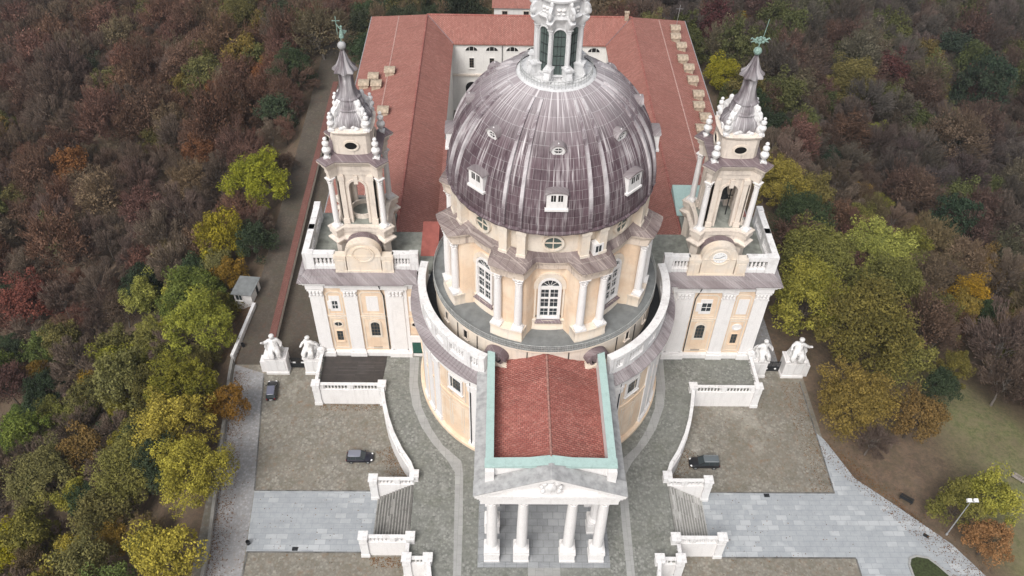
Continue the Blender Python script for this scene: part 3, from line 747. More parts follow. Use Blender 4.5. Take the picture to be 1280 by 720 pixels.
# big scroll at each corner of the bell roof
m = M()
prof = [(1.5, 41.6), (3.1, 41.6), (3.35, 42.0), (3.3, 42.5), (2.9, 42.8), (2.65, 43.3), (2.75, 43.9), (2.6, 44.5), (2.2, 44.8), (1.85, 45.3), (1.5, 45.6)]
m.at(0, 0, 0, 90); m.plate([(x*1.08, z) for x, z in prof], -.4, .4); m.at()
m.ell((0, 3.1, 42.3), .62, .7, .72, 10, 7); m.ell((0, 2.6, 43.9), .5, .55, .62, 10, 7); m.ell((0, 2.15, 45.1), .36, .42, .5, 8, 6); m.ell((0, 3.35, 43.1), .3, .3, .4, 8, 6); m.ell((.0, 3.0, 41.7), .5, .4, .25, 8, 6)
scroll_me = m.mesh('scroll', M_white2)
m = M()  # little pediment sculpture above each drum side
m.plate([(-1.7, 41.5), (1.7, 41.5), (1.2, 42.0), (.6, 42.4), (0, 42.6), (-.6, 42.4), (-1.2, 42.0)], 2.3, 2.75)
for x, z in ((-1.1, 41.9), (1.1, 41.9), (0, 42.5), (-.5, 42.2), (.5, 42.2)): m.ell((x, -2.72, z), .34, .2, .26, 7, 5)
crest_me = m.mesh('crest', M_white2)
m = M(); m.ell((0, 0, 53.05), .56, n=16, m=10); orb_me = m.mesh('orb', M_greylead)
m = M(); m.ell((0, 0, 53.05), .56, n=16, m=10); orbg_me = m.mesh('orb', M_copperd)

def tower(s):
    t = put('bell_tower', tw_base, church, (s*TX, TY, 0))
    put('belfry', belfry_me, t); put('entablature', ent_me, t); put('cornice_roof', entroof_me, t); put('upper_drum', drum_me, t); put('spire', spire_me, t)
    m = M(); m.box(-3.2, 3.2, -3.2, 3.2, 25.15, 25.23); m.build('belfry_floor', M_courtroof, t)
    for sx in (-1, 1):
        for sy in (-1, 1):
            put('column', tcol, t, (sx*3.55, sy*3.55, 25.22), 45)
            put('urn', urn_me, t, (sx*3.45, sy*3.3, 37.4)); put('urn', urn2_me, t, (sx*2.45, sy*2.55, 41.55))
    for k in range(4):
        put('oval_opening', ov_me, t, (0, 0, 0), 90*k); put('crest', crest_me, t, (0, 0, 0), 90*k); put('scroll', scroll_me, t, (0, 0, 0), 45+90*k)
    put('orb', orb_me if s < 0 else orbg_me, t)
    m = M()
    if s < 0:
        m.bar((0, 0, 53.5), (0, 0, 54.3), .1, .1); m.tube([(.12, 0, 54.2), (.18, 0, 54.9), (.22, 0, 55.5)], [.34, .25, .1], 8); m.ell((.22, 0, 55.7), .17, n=8, m=6)
        m.bar((.2, 0, 55.2), (-.3, 0, 56.0), .12, .12); m.bar((-.35, 0, 54.6), (-.35, 0, 57.1), .08, .08); m.bar((-.85, 0, 56.5), (.15, 0, 56.5), .08, .08)
        m.add([(.3, .1, 55.2), (.9, .3, 55.0), (.5, .2, 54.5)], [(0, 1, 2), (2, 1, 0)])
        m.build('angel_with_cross', M_copperd, t)
    else:
        m.bar((0, 0, 53.5), (0, 0, 54.2), .1, .1)
        for a in range(0, 360, 45):
            m.ell((.62*cos(radians(a)), 0, 54.6+.38*sin(radians(a))), .24, .12, .2, 8, 5)
        m.ell((0, 0, 54.6), .3, .15, .25, 8, 5)
        for sx in (-1, 1): m.tube([(sx*.7, 0, 54.6), (sx*1.15, 0, 54.9), (sx*1.3, 0, 54.7)], [.14, .1, .05], 6); m.tube([(sx*.7, 0, 54.5), (sx*1.2, 0, 54.3)], [.12, .04], 6)
        m.tube([(.3, 0, 54.9), (.6, .2, 57.4)], .05, 5)
        m.build('weather_vane', M_copperd, t)
    if s < 0:
        m = M(); m.lathe([(2.0, 25.2), (2.0, 26.0), (1.75, 26.0), (1.75, 25.2)], 40); m.build('round_parapet', M_pale, t)
    else:
        m = M()
        for x in (-1.1, 1.1): m.bar((x, 0, 25.2), (x, 0, 31.8), .14, .14)
        m.bar((-1.3, 0, 31.2), (1.3, 0, 31.2), .16, .16); m.bar((-1.3, 0, 28.4), (1.3, 0, 28.4), .14, .14); m.bar((-1.3, -.8, 29.6), (1.3, -.8, 29.6), .1, .1)
        m.split('bell_frame', M_iron, t)
        m = M(); m.lathe([(.1, 30.9), (.35, 30.8), (.45, 30.2), (.6, 29.5), (.85, 29.0), (.9, 28.85), (.8, 28.85)], 24); m.build('bell', M_iron, t)
    return t
tower(-1); tower(1)

bal_side = baluster_mesh('baluster', 1.7, .24, M_white)
def block(s):
    X = lambda a, b: (min(s*a, s*b), max(s*a, s*b))
    m = M(); x0, x1 = X(23.6, 36.0); m.box(x0, x1, 5.95, 21.0, -4.2, 15.6); x0, x1 = X(17.2, 23.6); m.box(x0, x1, 5.95, 16.2, -4.2, 15.6)
    b = m.build('tower_block_wall', M_ochre, church)
    # pilasters, plinths, caps
    m = M()
    for (xa, xb, pr) in ((36.25, 34.05, .3), (30.95, 28.8, .32), (23.9, 21.6, .32), (21.6, 21.0, .18), (24.4, 23.9, .18)):
        x0, x1 = X(xa, xb); y = 5.95-pr
        m.box(x0, x1, y, 6.1, 1.0, 15.5)
        m.box(x0-.16, x1+.16, y-.2, 6.1, 1.0, 1.35)
        if xa-xb > 1:
            m.box(x0-.08, x1+.08, y-.08, 6.1, 13.75, 13.95); 
            for q in range(4):
                xx = x0+(x1-x0)*(q+.5)/4; m.ell((xx, y-.08, 14.35), .27, .2, .33, 8, 5); m.ell((xx, y-.14, 14.95), .27, .22, .3, 8, 5)
            m.box(x0-.18, x1+.18, y-.24, 6.1, 15.2, 15.5)
    for k in range(3):   # side pilasters
        y = 6.2+k*6.2; x0, x1 = X(36.32, 35.9); m.box(x0, x1, y, y+2, 1., 15.5)
    m.split('pilaster', M_white, b)
    m = M()
    x0, x1 = X(36.7, 18.8); m.box(x0, x1, 5.5, 5.97, -.3, .8); m.box(x0, x1, 5.6, 5.96, .8, 1.0)
    for (xa, xb) in ((31.2, 28.5), (24.6, 20.9), (36.6, 33.7)):
        x0, x1 = X(xa, xb); m.box(x0, x1, 5.15, 5.96, -.3, .95)
    x0, x1 = X(36.6, 35.9); m.box(x0, x1, 5.9, 21.2, -4.2, 1.)
    m.split('plinth', M_white, b)
    m = M()
    for (xa, xb, ye) in ((36.3, 23.6, 21.2), (23.6, 17.2, 16.2)):
        x0, x1 = X(xa, xb); m.box(x0, x1, 5.75, ye, 15.6, 16.3); x0, x1 = X(xa+(.1 if xa > 30 else 0), xb); m.box(x0, x1, 5.65, ye+.05, 16.3, 16.7)
    for (xa, xb) in ((36.6, 33.8), (31.2, 20.8)):
        x0, x1 = X(xa, xb); m.box(x0, x1, 5.42, 6.5, 15.62, 16.72)
    for (xa, xb, ye) in ((36.9, 23.6, 21.8), (23.6, 17.2, 16.25)):
        x0, x1 = X(xa, xb); m.box(x0, x1, 5.2, ye, 16.7, 17.1); x0, x1 = X(xa+(.4 if xa > 30 else 0), xb); m.box(x0, x1, 4.95, ye+.05, 17.1, 17.45)
    m.build('cornice', M_white, b)
    # lead roof skirt and flat roof
    m = M(); xo, xi = s*37.55, s*19.2
    m.add([(xo, 4.75, 17.45), (xi, 4.75, 17.45), (xi, 7.2, 18.35), (s*36.2, 7.2, 18.35), (s*36.2, 21, 18.35), (xo, 22.2, 17.45), (xo, 4.75, 17.6), (xi, 4.75, 17.6)],
          [(6, 7, 2, 3), (0, 1, 7, 6), (6, 3, 4, 5), (0, 6, 5)])
    n = 40
    for i in range(n):
        x = xi+(xo-xi)*(i+.5)/n; m.bar((x, 4.74, 17.63), (x-(0 if abs(x) < 35.5 else s*.8), 7.2, 18.38), .06, .07)
    x0, x1 = X(28.3+4.9, 28.3-7.2); m.box(x0, x1, 4.45, 4.76, 17.42, 17.62)
    m.build('roof_skirt', M_leadroof, b)
    m = M(); x0, x1 = X(36.2, 23.6); m.box(x0, x1, 7.2, 21, 17.46, 18.2); x0, x1 = X(23.6, 16.9); m.box(x0, x1, 7.2, 16.3, 17.46, 18.2); m.build('flat_roof', M_courtroof, b)
    # downpipe
    m = M(); xp = s*24.65; m.tube([(s*27.0-s*1.8, 5.1, 17.3), (s*25.1, 5.3, 16.3), (s*25.0, 5.55, 15.6), (xp, 5.75, 14), (xp, 5.75, 1.4)], .09, 6); m.build('downpipe', M_iron, b)
    # string course, panel frames
    m = M()
    for (xa, xb) in ((34.05, 30.95), (28.8, 24.4), (21.0, 18.9)):
        x0, x1 = X(xa, xb); m.box(x0, x1, 5.82, 5.97, 9.05, 9.35)
        w = x1-x0
        if w > 2.2:
            cx = (x0+x1)/2
            m.at(cx, 5.95, 0)
            m.frame([(-w/2+.3, 9.6), (w/2-.3, 9.6), (w/2-.3, 14.2), (w/2-.8, 14.7), (-w/2+.8, 14.7), (-w/2+.3, 14.2)], [(-w/2+.5, 9.8), (w/2-.5, 9.8), (w/2-.5, 14.1), (w/2-.9, 14.5), (-w/2+.9, 14.5), (-w/2+.5, 14.1)], -.1, .09)
            m.frame(rect(-w/2+.3, w/2-.3, 1.5, 8.8), rect(-w/2+.5, w/2-.5, 1.7, 8.6), -.1, .09)
            if w > 4: m.frame(arch(1.05, 4.2, 7.4, 10), arch(.8, 4.45, 7.4, 10), -.1, .12)
            m.at()
    m.split('wall_moulding', M_cream, b)
    L = s < 0
    def win_at(me, x, z=0): put('window', me, b, (x, 5.95, z))
    # outer bay (x about 32.5)
    xc = s*32.55
    m = M(); m.plate(rect(xc-.85, xc+.85, 10.3, 13.7), -5.85, -5.85+.0+.02) if False else None
    m = M(); m.cur = 0; m.plate(rect(-.85, .85, 10.35, 13.75), -.1, .05)
    if L: m.cur = 1; m.plate(rect(-.4, .4, 11.0, 12.6), 0, .1); m.cur = 0; m.box(-.035, .035, -.16, 0, 11., 12.6); m.box(-.4, .4, -.15, 0, 11.75, 11.83); m.box(-1.15, -.45, -.14, 0, 10.95, 12.65)
    put('window_panel', m.mesh('window_panel', [M_white, M_glass]), b, (xc, 5.95, 0))
    m = M(); m.cur = 0; m.frame(oval(.82, .72, 7.35), oval(.6, .5, 7.35), -.1, .16); m.cur = 1 if L else 0; m.plate(oval(.61, .51, 7.35), -.1, .06)
    m.cur = 0
    if L: m.box(-.03, .03, -.1, 0, 6.85, 7.85)
    put('oculus_window', m.mesh('oculus_window', [M_cream if L else M_white, M_glass]), b, (xc, 5.95, 0))
    put('window', rect_window('window', .5, 3.4, 5.7, 2, 3, .14, M_wood, M_glass, M_ochre), b, (xc, 5.95, 0))
    # centre bay
    xc = s*26.6
    m = M(); m.cur = 0; m.plate(rect(-.95, .95, 10.4, 13.7), -.1, .06)
    if not L:
        m.cur = 1; m.plate(rect(-.6, .85, 11.1, 12.8), 0, .1); m.cur = 0; m.box(.1, .17, -.16, 0, 11.1, 12.8); m.box(-.6, .85, -.15, 0, 11.9, 11.98); m.box(-1.5, -.65, -.16, 0, 11.0, 12.85)
    put('window_panel', m.mesh('window_panel', [M_white, M_glass]), b, (xc, 5.95, 0))
    m = M(); m.cur = 0; m.frame(arch(.92, 4.4, 7.2, 10), arch(.72, 4.6, 7.2, 10), -.1, .2); m.cur = 1; m.plate(arch(.73, 4.6, 7.2, 10), -.1, .04)
    m.cur = 2
    for x in (-.25, .25): m.box(x-.03, x+.03, -.1, 0, 4.6, 7.8)
    for z in (5.3, 6.1, 6.9): m.box(-.7, .7, -.102, 0, z-.03, z+.03)
    put('arched_window', m.mesh('arched_window', [M_cream, M_glass, M_wood]), b, (xc, 5.95, 0))
    m = M(); m.box(-.75, .75, -.06, .1, 1.4, 1.75); put('vent', m.mesh('vent', M_black), b, (xc-s*.0, 5.95, 0))
    # narrow inner bay next to the rotunda
    xc = s*20.0
    m = M(); m.plate(rect(-.8, .8, 10.4, 13.7), -.1, .06); put('window_panel', m.mesh('window_panel', M_white), b, (xc, 5.95, 0))
    m = M(); m.cur = 0; m.frame(oval(.8, .7, 7.3), oval(.58, .48, 7.3), -.1, .16); m.cur = 1; m.plate(oval(.6, .5, 7.3), -.1, .05); put('oculus_window', m.mesh('oculus_window', [M_cream, M_black]), b, (xc, 5.95, 0))
    m = M(); m.cur = 0; m.frame(rect(-1.0, 1.0, .8, 5.0), rect(-.8, .8, .8, 3.6), -.1, .14); m.plate(rect(-.82, .82, 3.5, 4.9), -.1, .1); m.cur = 1; m.plate(rect(-.8, .8, .8, 3.6), -.1, .05); put('door', m.mesh('door', [M_white, M_green]), b, (xc, 5.5, 0))
    # parapet on top
    m = M(); yb = 7.25
    for (xa, xb) in ((36.5, 31.6), (22.9, 19.0)):
        x0, x1 = X(xa, xb); m.box(x0, x1, yb, yb+.8, 18.1, 19.0); m.box(x0, x1, yb-.08, yb+.88, 20.7, 21.5)
    for (xa, xb) in ((36.5, 35.0), (20.2, 18.95)):
        x0, x1 = X(xa, xb); m.box(x0-.05, x1+.05, yb-.12, yb+.92, 18.1, 21.6)
    x0, x1 = X(36.5, 35.7); m.box(x0, x1, yb+.9, 19.5, 18.1, 19.0); m.box(x0-.08, x1+.08, yb+.9, 19.5, 20.7, 21.5)
    m.box(x0-.1, x1+.1, 18.4, 19.7, 18.1, 21.65); m.box(x0-.05, x1+.05, 13, 14.2, 18.1, 21.5)
    m.split('roof_parapet', M_white2, b)
    for (xa, xb, k) in ((34.9, 31.8, 5), (22.8, 20.3, 5)):
        for i in range(k): put('baluster', bal_side, b, (s*(xa+(xb-xa)*(i+.5)/k), yb+.4, 19.0))
    for i in range(13): 
        y = 8.6+i*.78
        if not 12.7 < y < 14.4: put('baluster', bal_side, b, (s*36.1, y, 19.0))
    # arched clock housing
    m = M(); yb = 6.75; xc = s*27.2
    m.at(xc, yb, 0)
    m.plate([(-2.6, 18.0), (2.6, 18.0), (2.6, 21.6)]+[(2.6*cos(pi*i/14), 21.9+2.3*sin(pi*i/14)) for i in range(15)]+[(-2.6, 21.6)], -1.1, 0.0)
    m.plate([(-2.75, 18.0), (2.75, 18.0), (2.75, 18.5), (-2.75, 18.5)], -.9, .12)
    m.frame([(2.75*cos(pi*i/14), 21.8+2.55*sin(pi*i/14)) for i in range(15)]+[(-2.75, 21.5), (2.75, 21.5)], [(2.5*cos(pi*i/14), 21.8+2.2*sin(pi*i/14)) for i in range(15)]+[(-2.5, 21.6), (2.5, 21.6)], -1.2, .14)
    for q in (-1, 1):
        a0, a1 = sorted((q*2.75, q*4.45)); m.box(a0, a1, -.05, 1.0, 18.0, 21.2); m.box(a0-.08, a1+.08, -.16, 1.1, 20.9, 21.5); m.box(a0+.3, a1-.3, -.14, 0, 18.6, 20.6)
        m.box(a0-.05, a1+.05, -.16, 1.0, 18., 18.5)
    m.frame(oval(1.75, 1.6, 21.9, 0, 28), oval(1.5, 1.36, 21.9, 0, 28), -.1, .16)
    m.at(); m.split('clock_housing', M_cream, b)
    m = M()
    m.at(xc, yb, 0); m.cur = 0
    m.plate(oval(1.0 if not L else 1.3, .95 if not L else 1.2, 21.9, 0, 28), -.1, .07)
    if not L:
        m.frame(oval(1.08, 1.03, 21.9, 0, 28), oval(.98, .93, 21.9, 0, 28), -.1, .1)
        m.cur = 1
        for q in range(12):
            a = radians(30*q); m.bar((.78*cos(a), -.085, 21.9+.74*sin(a)), (.9*cos(a), -.085, 21.9+.86*sin(a)), .05, .03)
        m.bar((-.75, -.1, 21.75), (.1, -.1, 21.93), .07, .03); m.bar((0, -.1, 21.9), (.62, -.1, 22.35), .06, .03)
    m.at(); m.build('clock_face' if not L else 'round_plaque', [M_sign if not L else M_cream, M_black], b)
    m = M(); m.at(xc, yb, 0); m.plate([(2.7*cos(pi*i/14), 21.9+2.42*sin(pi*i/14)) for i in range(15)]+[(2.4*cos(pi*i/14), 21.85+2.1*sin(pi*i/14)) for i in range(14, -1, -1)], -2.4, -1.12)
    m.at(); m.build('arched_roof', M_leaddark, b)
block(-1); block(1)
# small roofs between dome and towers
m = M(); m.add([(-18.9, 10.5, 18.22), (-16.2, 10.5, 18.22), (-16.2, 17.6, 19.4), (-18.9, 17.6, 19.4), (-18.9, 17.6, 18.0), (-16.2, 17.6, 18.0)], [(0, 1, 2, 3), (3, 2, 5, 4), (0, 3, 4), (1, 5, 2)]); m.build('small_red_roof', M_tilep2, church)
m = M(); m.box(23.6, 28.2, 21.2, 27.5, 14, 18.3); m.build('stair_turret', M_cream, church)
m = M(); m.add([(23.2, 21.0, 18.4), (28.5, 21.0, 18.4), (28.5, 27.8, 19.6), (23.2, 27.8, 19.6), (23.2, 27.8, 18.3), (28.5, 27.8, 18.3), (23.2, 21, 18.3), (28.5, 21, 18.3)], [(0, 1, 2, 3), (0, 3, 4, 6), (1, 7, 5, 2), (3, 2, 5, 4), (0, 6, 7, 1)]); m.build('copper_roof', M_copper, church)
# choir body behind the dome
m = M(); m.box(-16.9, 16.9, 17, 46, -4, 15.6); m.build('choir_wall', M_convwall, church)
m = M(); m.add([(-17.1, 17, 15.6), (17.1, 17, 15.6), (17.1, 46.5, 15.6), (-17.1, 46.5, 15.6), (0, 17, 18.5), (0, 40, 18.5)], [(0, 4, 5, 3), (1, 2, 5, 4), (2, 3, 5)]); m.build('choir_roof', M_tilex, church)

# ================================================================== porch
porch = M(); porch.box(-8.6, 8.6, -32.2, -14.5, 15.6, 16.5); porch.box(-8.7, 8.7, -32.3, -14.3, 16.5, 17.2); porch.box(-9.0, 9.0, -32.55, -14.0, 17.2, 17.75); porch.box(-9.25, 9.25, -32.75, -13.8, 17.75, 18.1)
porch = porch.build('porch_entablature', M_white, church)
m = M(); m.box(-8.7, 8.7, -32.2, -14.0, -.05, .3); m.box(-9.1, 9.1, -32.6, -14.0, -.05, .15); m.build('porch_floor', M_floor, church)
pcm = column_mesh('column', 13.15, .72, M_white, cap=1.0, n=24)
m = M(); m.box(-.98, .98, -.98, .98, 0, 2.1); m.box(-1.06, 1.06, -1.06, 1.06, 0, .35); m.box(-1.08, 1.08, -1.08, 1.08, 1.85, 2.12)
ppm = m.mesh('column_pedestal', M_white)
for (x, y) in ((-7.15, -30.9), (-3.15, -30.9), (3.15, -30.9), (7.15, -30.9), (-7.15, -26.6), (7.15, -26.6), (-7.15, -22.3), (7.15, -22.3), (-7.15, -18.2), (7.15, -18.2)):
    put('column_pedestal', ppm, porch, (x, y, .3)); put('column', pcm, porch, (x, y, 2.42))
m = M(); m.cur = 0; m.plate(arch(1.6, .3, 6.5, 12), 0, 1.2); m.cur = 1; m.plate(arch(1.3, .3, 6.2, 12), 1.1, 1.26); m.build('main_door', [M_white, M_wood], porch, (AX, AY-18.2, 0))
m = M(); m.box(-7.9, -7.0, -30.6, -12.6, 18.0, 21.7); m.box(7.0, 7.9, -30.6, -12.6, 18.0, 21.7); m.box(-7.9, 7.9, -30.6, -29.75, 18.0, 21.68)
m.box(-8.0, -6.9, -31.3, -30.5, 18.0, 21.3); m.box(6.9, 8.0, -31.3, -30.5, 18.0, 21.3)
m.split('porch_parapet', M_white, church)
m = M(); m.box(-7.95, -6.95, -30.5, -12.4, 21.7, 21.82); m.box(6.95, 7.95, -30.5, -12.4, 21.7, 21.82)
m.add([(-8.05, -30.85, 21.72), (8.05, -30.85, 21.72), (8.05, -29.6, 21.83), (-8.05, -29.6, 21.83), (0, -30.9, 22.35), (0, -29.5, 22.35), (-2.6, -30.88, 21.9), (2.6, -30.88, 21.9), (-2.6, -29.55, 21.92), (2.6, -29.55, 21.92)],
      [(0, 6, 8, 3), (6, 4, 5, 8), (4, 7, 9, 5), (7, 1, 2, 9)])
m.box(-8.05, 8.05, -30.84, -30.5, 21.45, 21.71)
m.split('copper_gutter', M_copper, church)
m = M()
for s in (-1, 1):
    v = [(0, -29.7, 22.25), (0, -12.2, 22.25), (s*7.02, -12.2, 18.95), (s*7.02, -29.7, 18.95)]
    m.add(v, [(0, 1, 2, 3) if s < 0 else (3, 2, 1, 0)])
    for i in range(52):     # cover-tile rolls
        y = -29.6+17.2*i/51.
        m.bar((s*.15, y, 22.2), (s*6.85, y, 19.03), .12, .09)
pt = m.build('porch_roof', M_tilep, church)
m = M(); m.tube([(0, -29.7, 22.25), (0, -12.5, 22.25)], .15, 8); m.build('ridge_tiles', M_ridgep, pt)
m = M()
for s in (-1, 1):
    m.add([(s*7.9, -30.6, 18.75), (s*7.9, -12.8, 18.75), (s*9.4, -13.2, 18.22), (s*9.4, -32.8, 18.22), (s*7.9, -30.6, 18.0), (s*9.4, -32.8, 18.12), (s*9.4, -13.2, 18.12)], [(0, 1, 2, 3) if s > 0 else (3, 2, 1, 0), (3, 2, 6, 5) if s > 0 else (5, 6, 2, 3)])
    # raking lead
    v = [(s*9.45, -32.85, 18.42), (0, -32.85, 22.25), (0, -30.7, 22.45), (s*9.45, -30.7, 18.5)]
    m.add(v+[(s*9.45, -32.85, 18.32), (0, -32.85, 22.15)], [(0, 1, 2, 3) if s < 0 else (3, 2, 1, 0), (0, 4, 5, 1)])
m.split('porch_lead_flashing', M_greylead, church)
m = M(); m.at(0, -30.7, 0)
m.plate([(-9.35, 18.11), (-9.35, 18.38), (0, 22.18), (9.35, 18.38), (9.35, 18.11), (8.6, 18.11), (0, 21.6), (-8.6, 18.11)], 0, 2.1)
m.plate([(-8.4, 18.11), (0, 21.5), (8.4, 18.11)], 0, 1.2)
m.at(); ped = m.build('pediment', M_white, church)
m = M()
m.plate([(-.9, 0), (.9, 0), (1.1, 1.4), (.7, 2.5), (0, 2.9), (-.7, 2.5), (-1.1, 1.4)], -.3, .3)
for (x, z, r) in ((0, 1.4, .75), (-.8, 2.3, .4), (.8, 2.3, .4), (0, 2.9, .45), (-1.0, .7, .35), (1.0, .7, .35), (-1.15, 1.6, .3), (1.15, 1.6, .3)): m.ell((x, -.3, z), r, .32, r*1.1, 10, 6)
m.build('coat_of_arms', M_white2, ped, (0, -32.1, 18.3))

# ================================================================== CONVENT BEHIND
conv = thing('convent', 'long red tiled convent building around a courtyard behind the dome', 'convent', (0, 60, -4))
CV = (0, -60, 4)
def cput(m, name, mat): return m.build(name, mat, conv, CV)
m = M(); m.box(-36.3, 36.3, 86.9, 98.2, -6, 13.9); w_back = cput(m, 'wall', M_convwall)
for s in (-1, 1):
    m = M(); a, b = sorted((s*17.7, s*36.3)); m.box(a, b, 21.3, 86.9, -6, 13.9)
    m.add([(s*17.7, 21.3, 13.9), (s*36.3, 21.3, 13.9), (s*23.3, 21.3, 17.6)], [(0, 1, 2)]); cput(m, 'wall', M_convwall)
XO, XR, XI, YI, YR, YO, ZE, ZR = 36.95, 23.3, 17.25, 86.4, 92.4, 98.7, 14.0, 17.9
for s in (-1, 1):
    m = M()
    v = [(s*XO, 16.4, ZE), (s*XR, 16.4, ZR), (s*XR, YR, ZR), (s*XO, YO, ZE), (s*XI, 16.4, ZE), (s*XI, YI, ZE)]
    v += [(x, y, z-.3) for x, y, z in v]
    F = [(0, 1, 2, 3), (1, 4, 5, 2), (0, 6, 7, 1), (1, 7, 10, 4), (4, 10, 11, 5), (3, 9, 6, 0)]
    m.add(v, [f if s > 0 else f[::-1] for f in F]); r = cput(m, 'wing_roof', M_tilex)
    m = M(); m.tube([(s*XR, 16.4, ZR), (s*XR, YR, ZR)], .22, 6); m.build('ridge_tiles', M_tilep, r)
    m = M(); zc = lambda x: ZE+(XO-x)*(ZR-ZE)/(XO-XR)
    m.bar((s*30.1, 16.6, zc(30.1)+.06), (s*30.1, 95, zc(30.1)+.06), .2, .1); m.build('mortar_line', M_ridge, r)
    m = M(); m.tube([(s*(XO+.08), 16.4, ZE-.08), (s*(XO+.08), YO, ZE-.08)], .12, 6); m.build('gutter', M_steel, r)
m = M()
v = [(-XI, YI, ZE), (XI, YI, ZE), (XR, YR, ZR), (-XR, YR, ZR), (XO, YO, ZE), (-XO, YO, ZE)]; v += [(x, y, z-.3) for x, y, z in v]
m.add(v, [(0, 1, 2, 3), (3, 2, 4, 5), (1, 0, 6, 7), (4, 10, 11, 5)]); r = cput(m, 'back_roof', M_tiley)
m = M(); m.tube([(-XR, YR, ZR), (XR, YR, ZR)], .22, 6); m.build('ridge_tiles', M_tilep, r)
m = M()
for s in (-1, 1): m.tube([(s*XR, YR, ZR+.02), (s*XI, YI, ZE+.02)], .1, 5)
m.split('valley_flashing', M_leaddark, r)
lun = M(); lun.cur = 0; lun.frame([(1.55*cos(pi*i/12), 11.85+1.4*sin(pi*i/12)) for i in range(13)], [(1.35*cos(pi*i/12), 12.0+1.1*sin(pi*i/12)) for i in range(13)], -.1, .12)
lun.cur = 1; lun.plate([(1.35*cos(pi*i/12), 12.0+1.1*sin(pi*i/12)) for i in range(13)], -.1, .03)
lun.cur = 0
for x in (-.5, .5): lun.box(x-.05, x+.05, -.1, 0, 12, 13)
lun = lun.mesh('lunette_window', [M_convwall, M_black])
cwin = rect_window('window', .5, 7.7, 10.2, 2, 4, .14, M_wood, M_black, M_convwall)
arc = M(); arc.cur = 1; arc.plate(arch(1.5, -3, 2.6, 12), -.1, .03); arc.cur = 0; arc.frame(arch(1.75, -3, 2.6, 12), arch(1.49, -2.9, 2.6, 12), -.1, .16)
arc = arc.mesh('arcade_arch', [M_convwall, M_black])
for x in (-13.2, -8.55, -3.9, .75, 5.4, 10.05, 14.7, 16.6)[:7]:
    for nm, me in (('lunette_window', lun), ('window', cwin), ('arcade_arch', arc)): put(nm, me, w_back, (x, 86.9, 0))
m = M(); m.box(-17.6, 17.6, 86.55, 86.95, 5.6, 6.1); m.box(-17.6, 17.6, 86.7, 86.95, 13.4, 13.88); m.build('cornice', M_pale, w_back)
m = M(); m.tube([(-6.2, 86.7, 13.4), (-6.2, 86.7, -3)], .08, 5); m.build('downpipe', M_iron, w_back)
# roof dormers
m = M(); m.cur = 0   # local: faces -y, back runs up the slope (+y)
m.plate([(-1., 0), (1., 0), (1., 1.25)]+[(1.0*cos(pi*i/8), 1.25+.5*sin(pi*i/8)) for i in range(1, 8)]+[(-1., 1.25)], -1.9, 0)
m.cur = 1; m.plate(rect(-.62, .62, .55, 1.3), -.1, .03); m.cur = 0; m.box(-.04, .04, -.06, 0, .5, 1.3)
m.cur = 2; m.plate([(1.18*cos(pi*i/8), 1.3+.62*sin(pi*i/8)) for i in range(9)]+[(1.0*cos(pi*i/8), 1.27+.5*sin(pi*i/8)) for i in range(8, -1, -1)], -2.1, .15)
M_dorm = m_plain('dormer_plaster', (.46, .37, .28), .85, 0, .2, 2.)
dme = m.mesh('dormer', [M_dorm, M_black, M_dorm])
for (x, y) in ((-32.6, 68.6), (-31.6, 65.2), (-34.4, 66.6), (-29.2, 69.4), (-29.0, 54.2), (33.0, 91.5), (32.4, 87.2), (33.2, 83.6), (32.6, 77.7), (33.4, 74.2), (33.5, 69.3), (33.8, 63.8), (33.1, 59.2), (33.8, 55.3), (32.2, 50.6)):
    s = 1 if x > 0 else -1; ax = abs(x)+1.4
    put('dormer', dme, conv, (s*ax, y-60, ZE+(XO-ax)*(ZR-ZE)/(XO-XR)-.15+4), 90*s)
m = M(); m.bar((34.0, 93.4, 14.6), (34.2, 93.4, 20.5), .08, .08); m.bar((33.4, 93.4, 19.6), (35, 93.4, 19.6), .05, .05); m.build('antenna', M_steel, conv, CV)
m = M(); m.box(21.6, 22.5, 91.6, 92.4, 17, 19.2); m.box(21.5, 22.6, 91.5, 92.5, 19.2, 19.35); m.build('chimney', M_dorm, conv, CV)
# small house beyond
hs_ = thing('small_house', 'small white house with red roof just beyond the back wing of the convent', 'house', (-2, 116, -1.3))
m = M(); m.box(-6.3, 5.0, -4, 4, -2, 11.6); m.build('wall', M_convwall, hs_)
for x in (-3.6, 1.8):
    put('window', rect_window('window', .65, 9.0, 10.6, 2, 2, .15, M_wood, M_black, M_pale), hs_, (x, -4, 0))
m = M(); m.add([(-6.8, -4.6, 11.6), (5.5, -4.6, 11.6), (5.5, 0, 13.6), (-6.8, 0, 13.6), (5.5, 4.6, 11.6), (-6.8, 4.6, 11.6)], [(0, 1, 2, 3), (3, 2, 4, 5), (0, 3, 5), (1, 4, 2), (0, 5, 4, 1)]); m.build('roof', M_tiley, hs_)

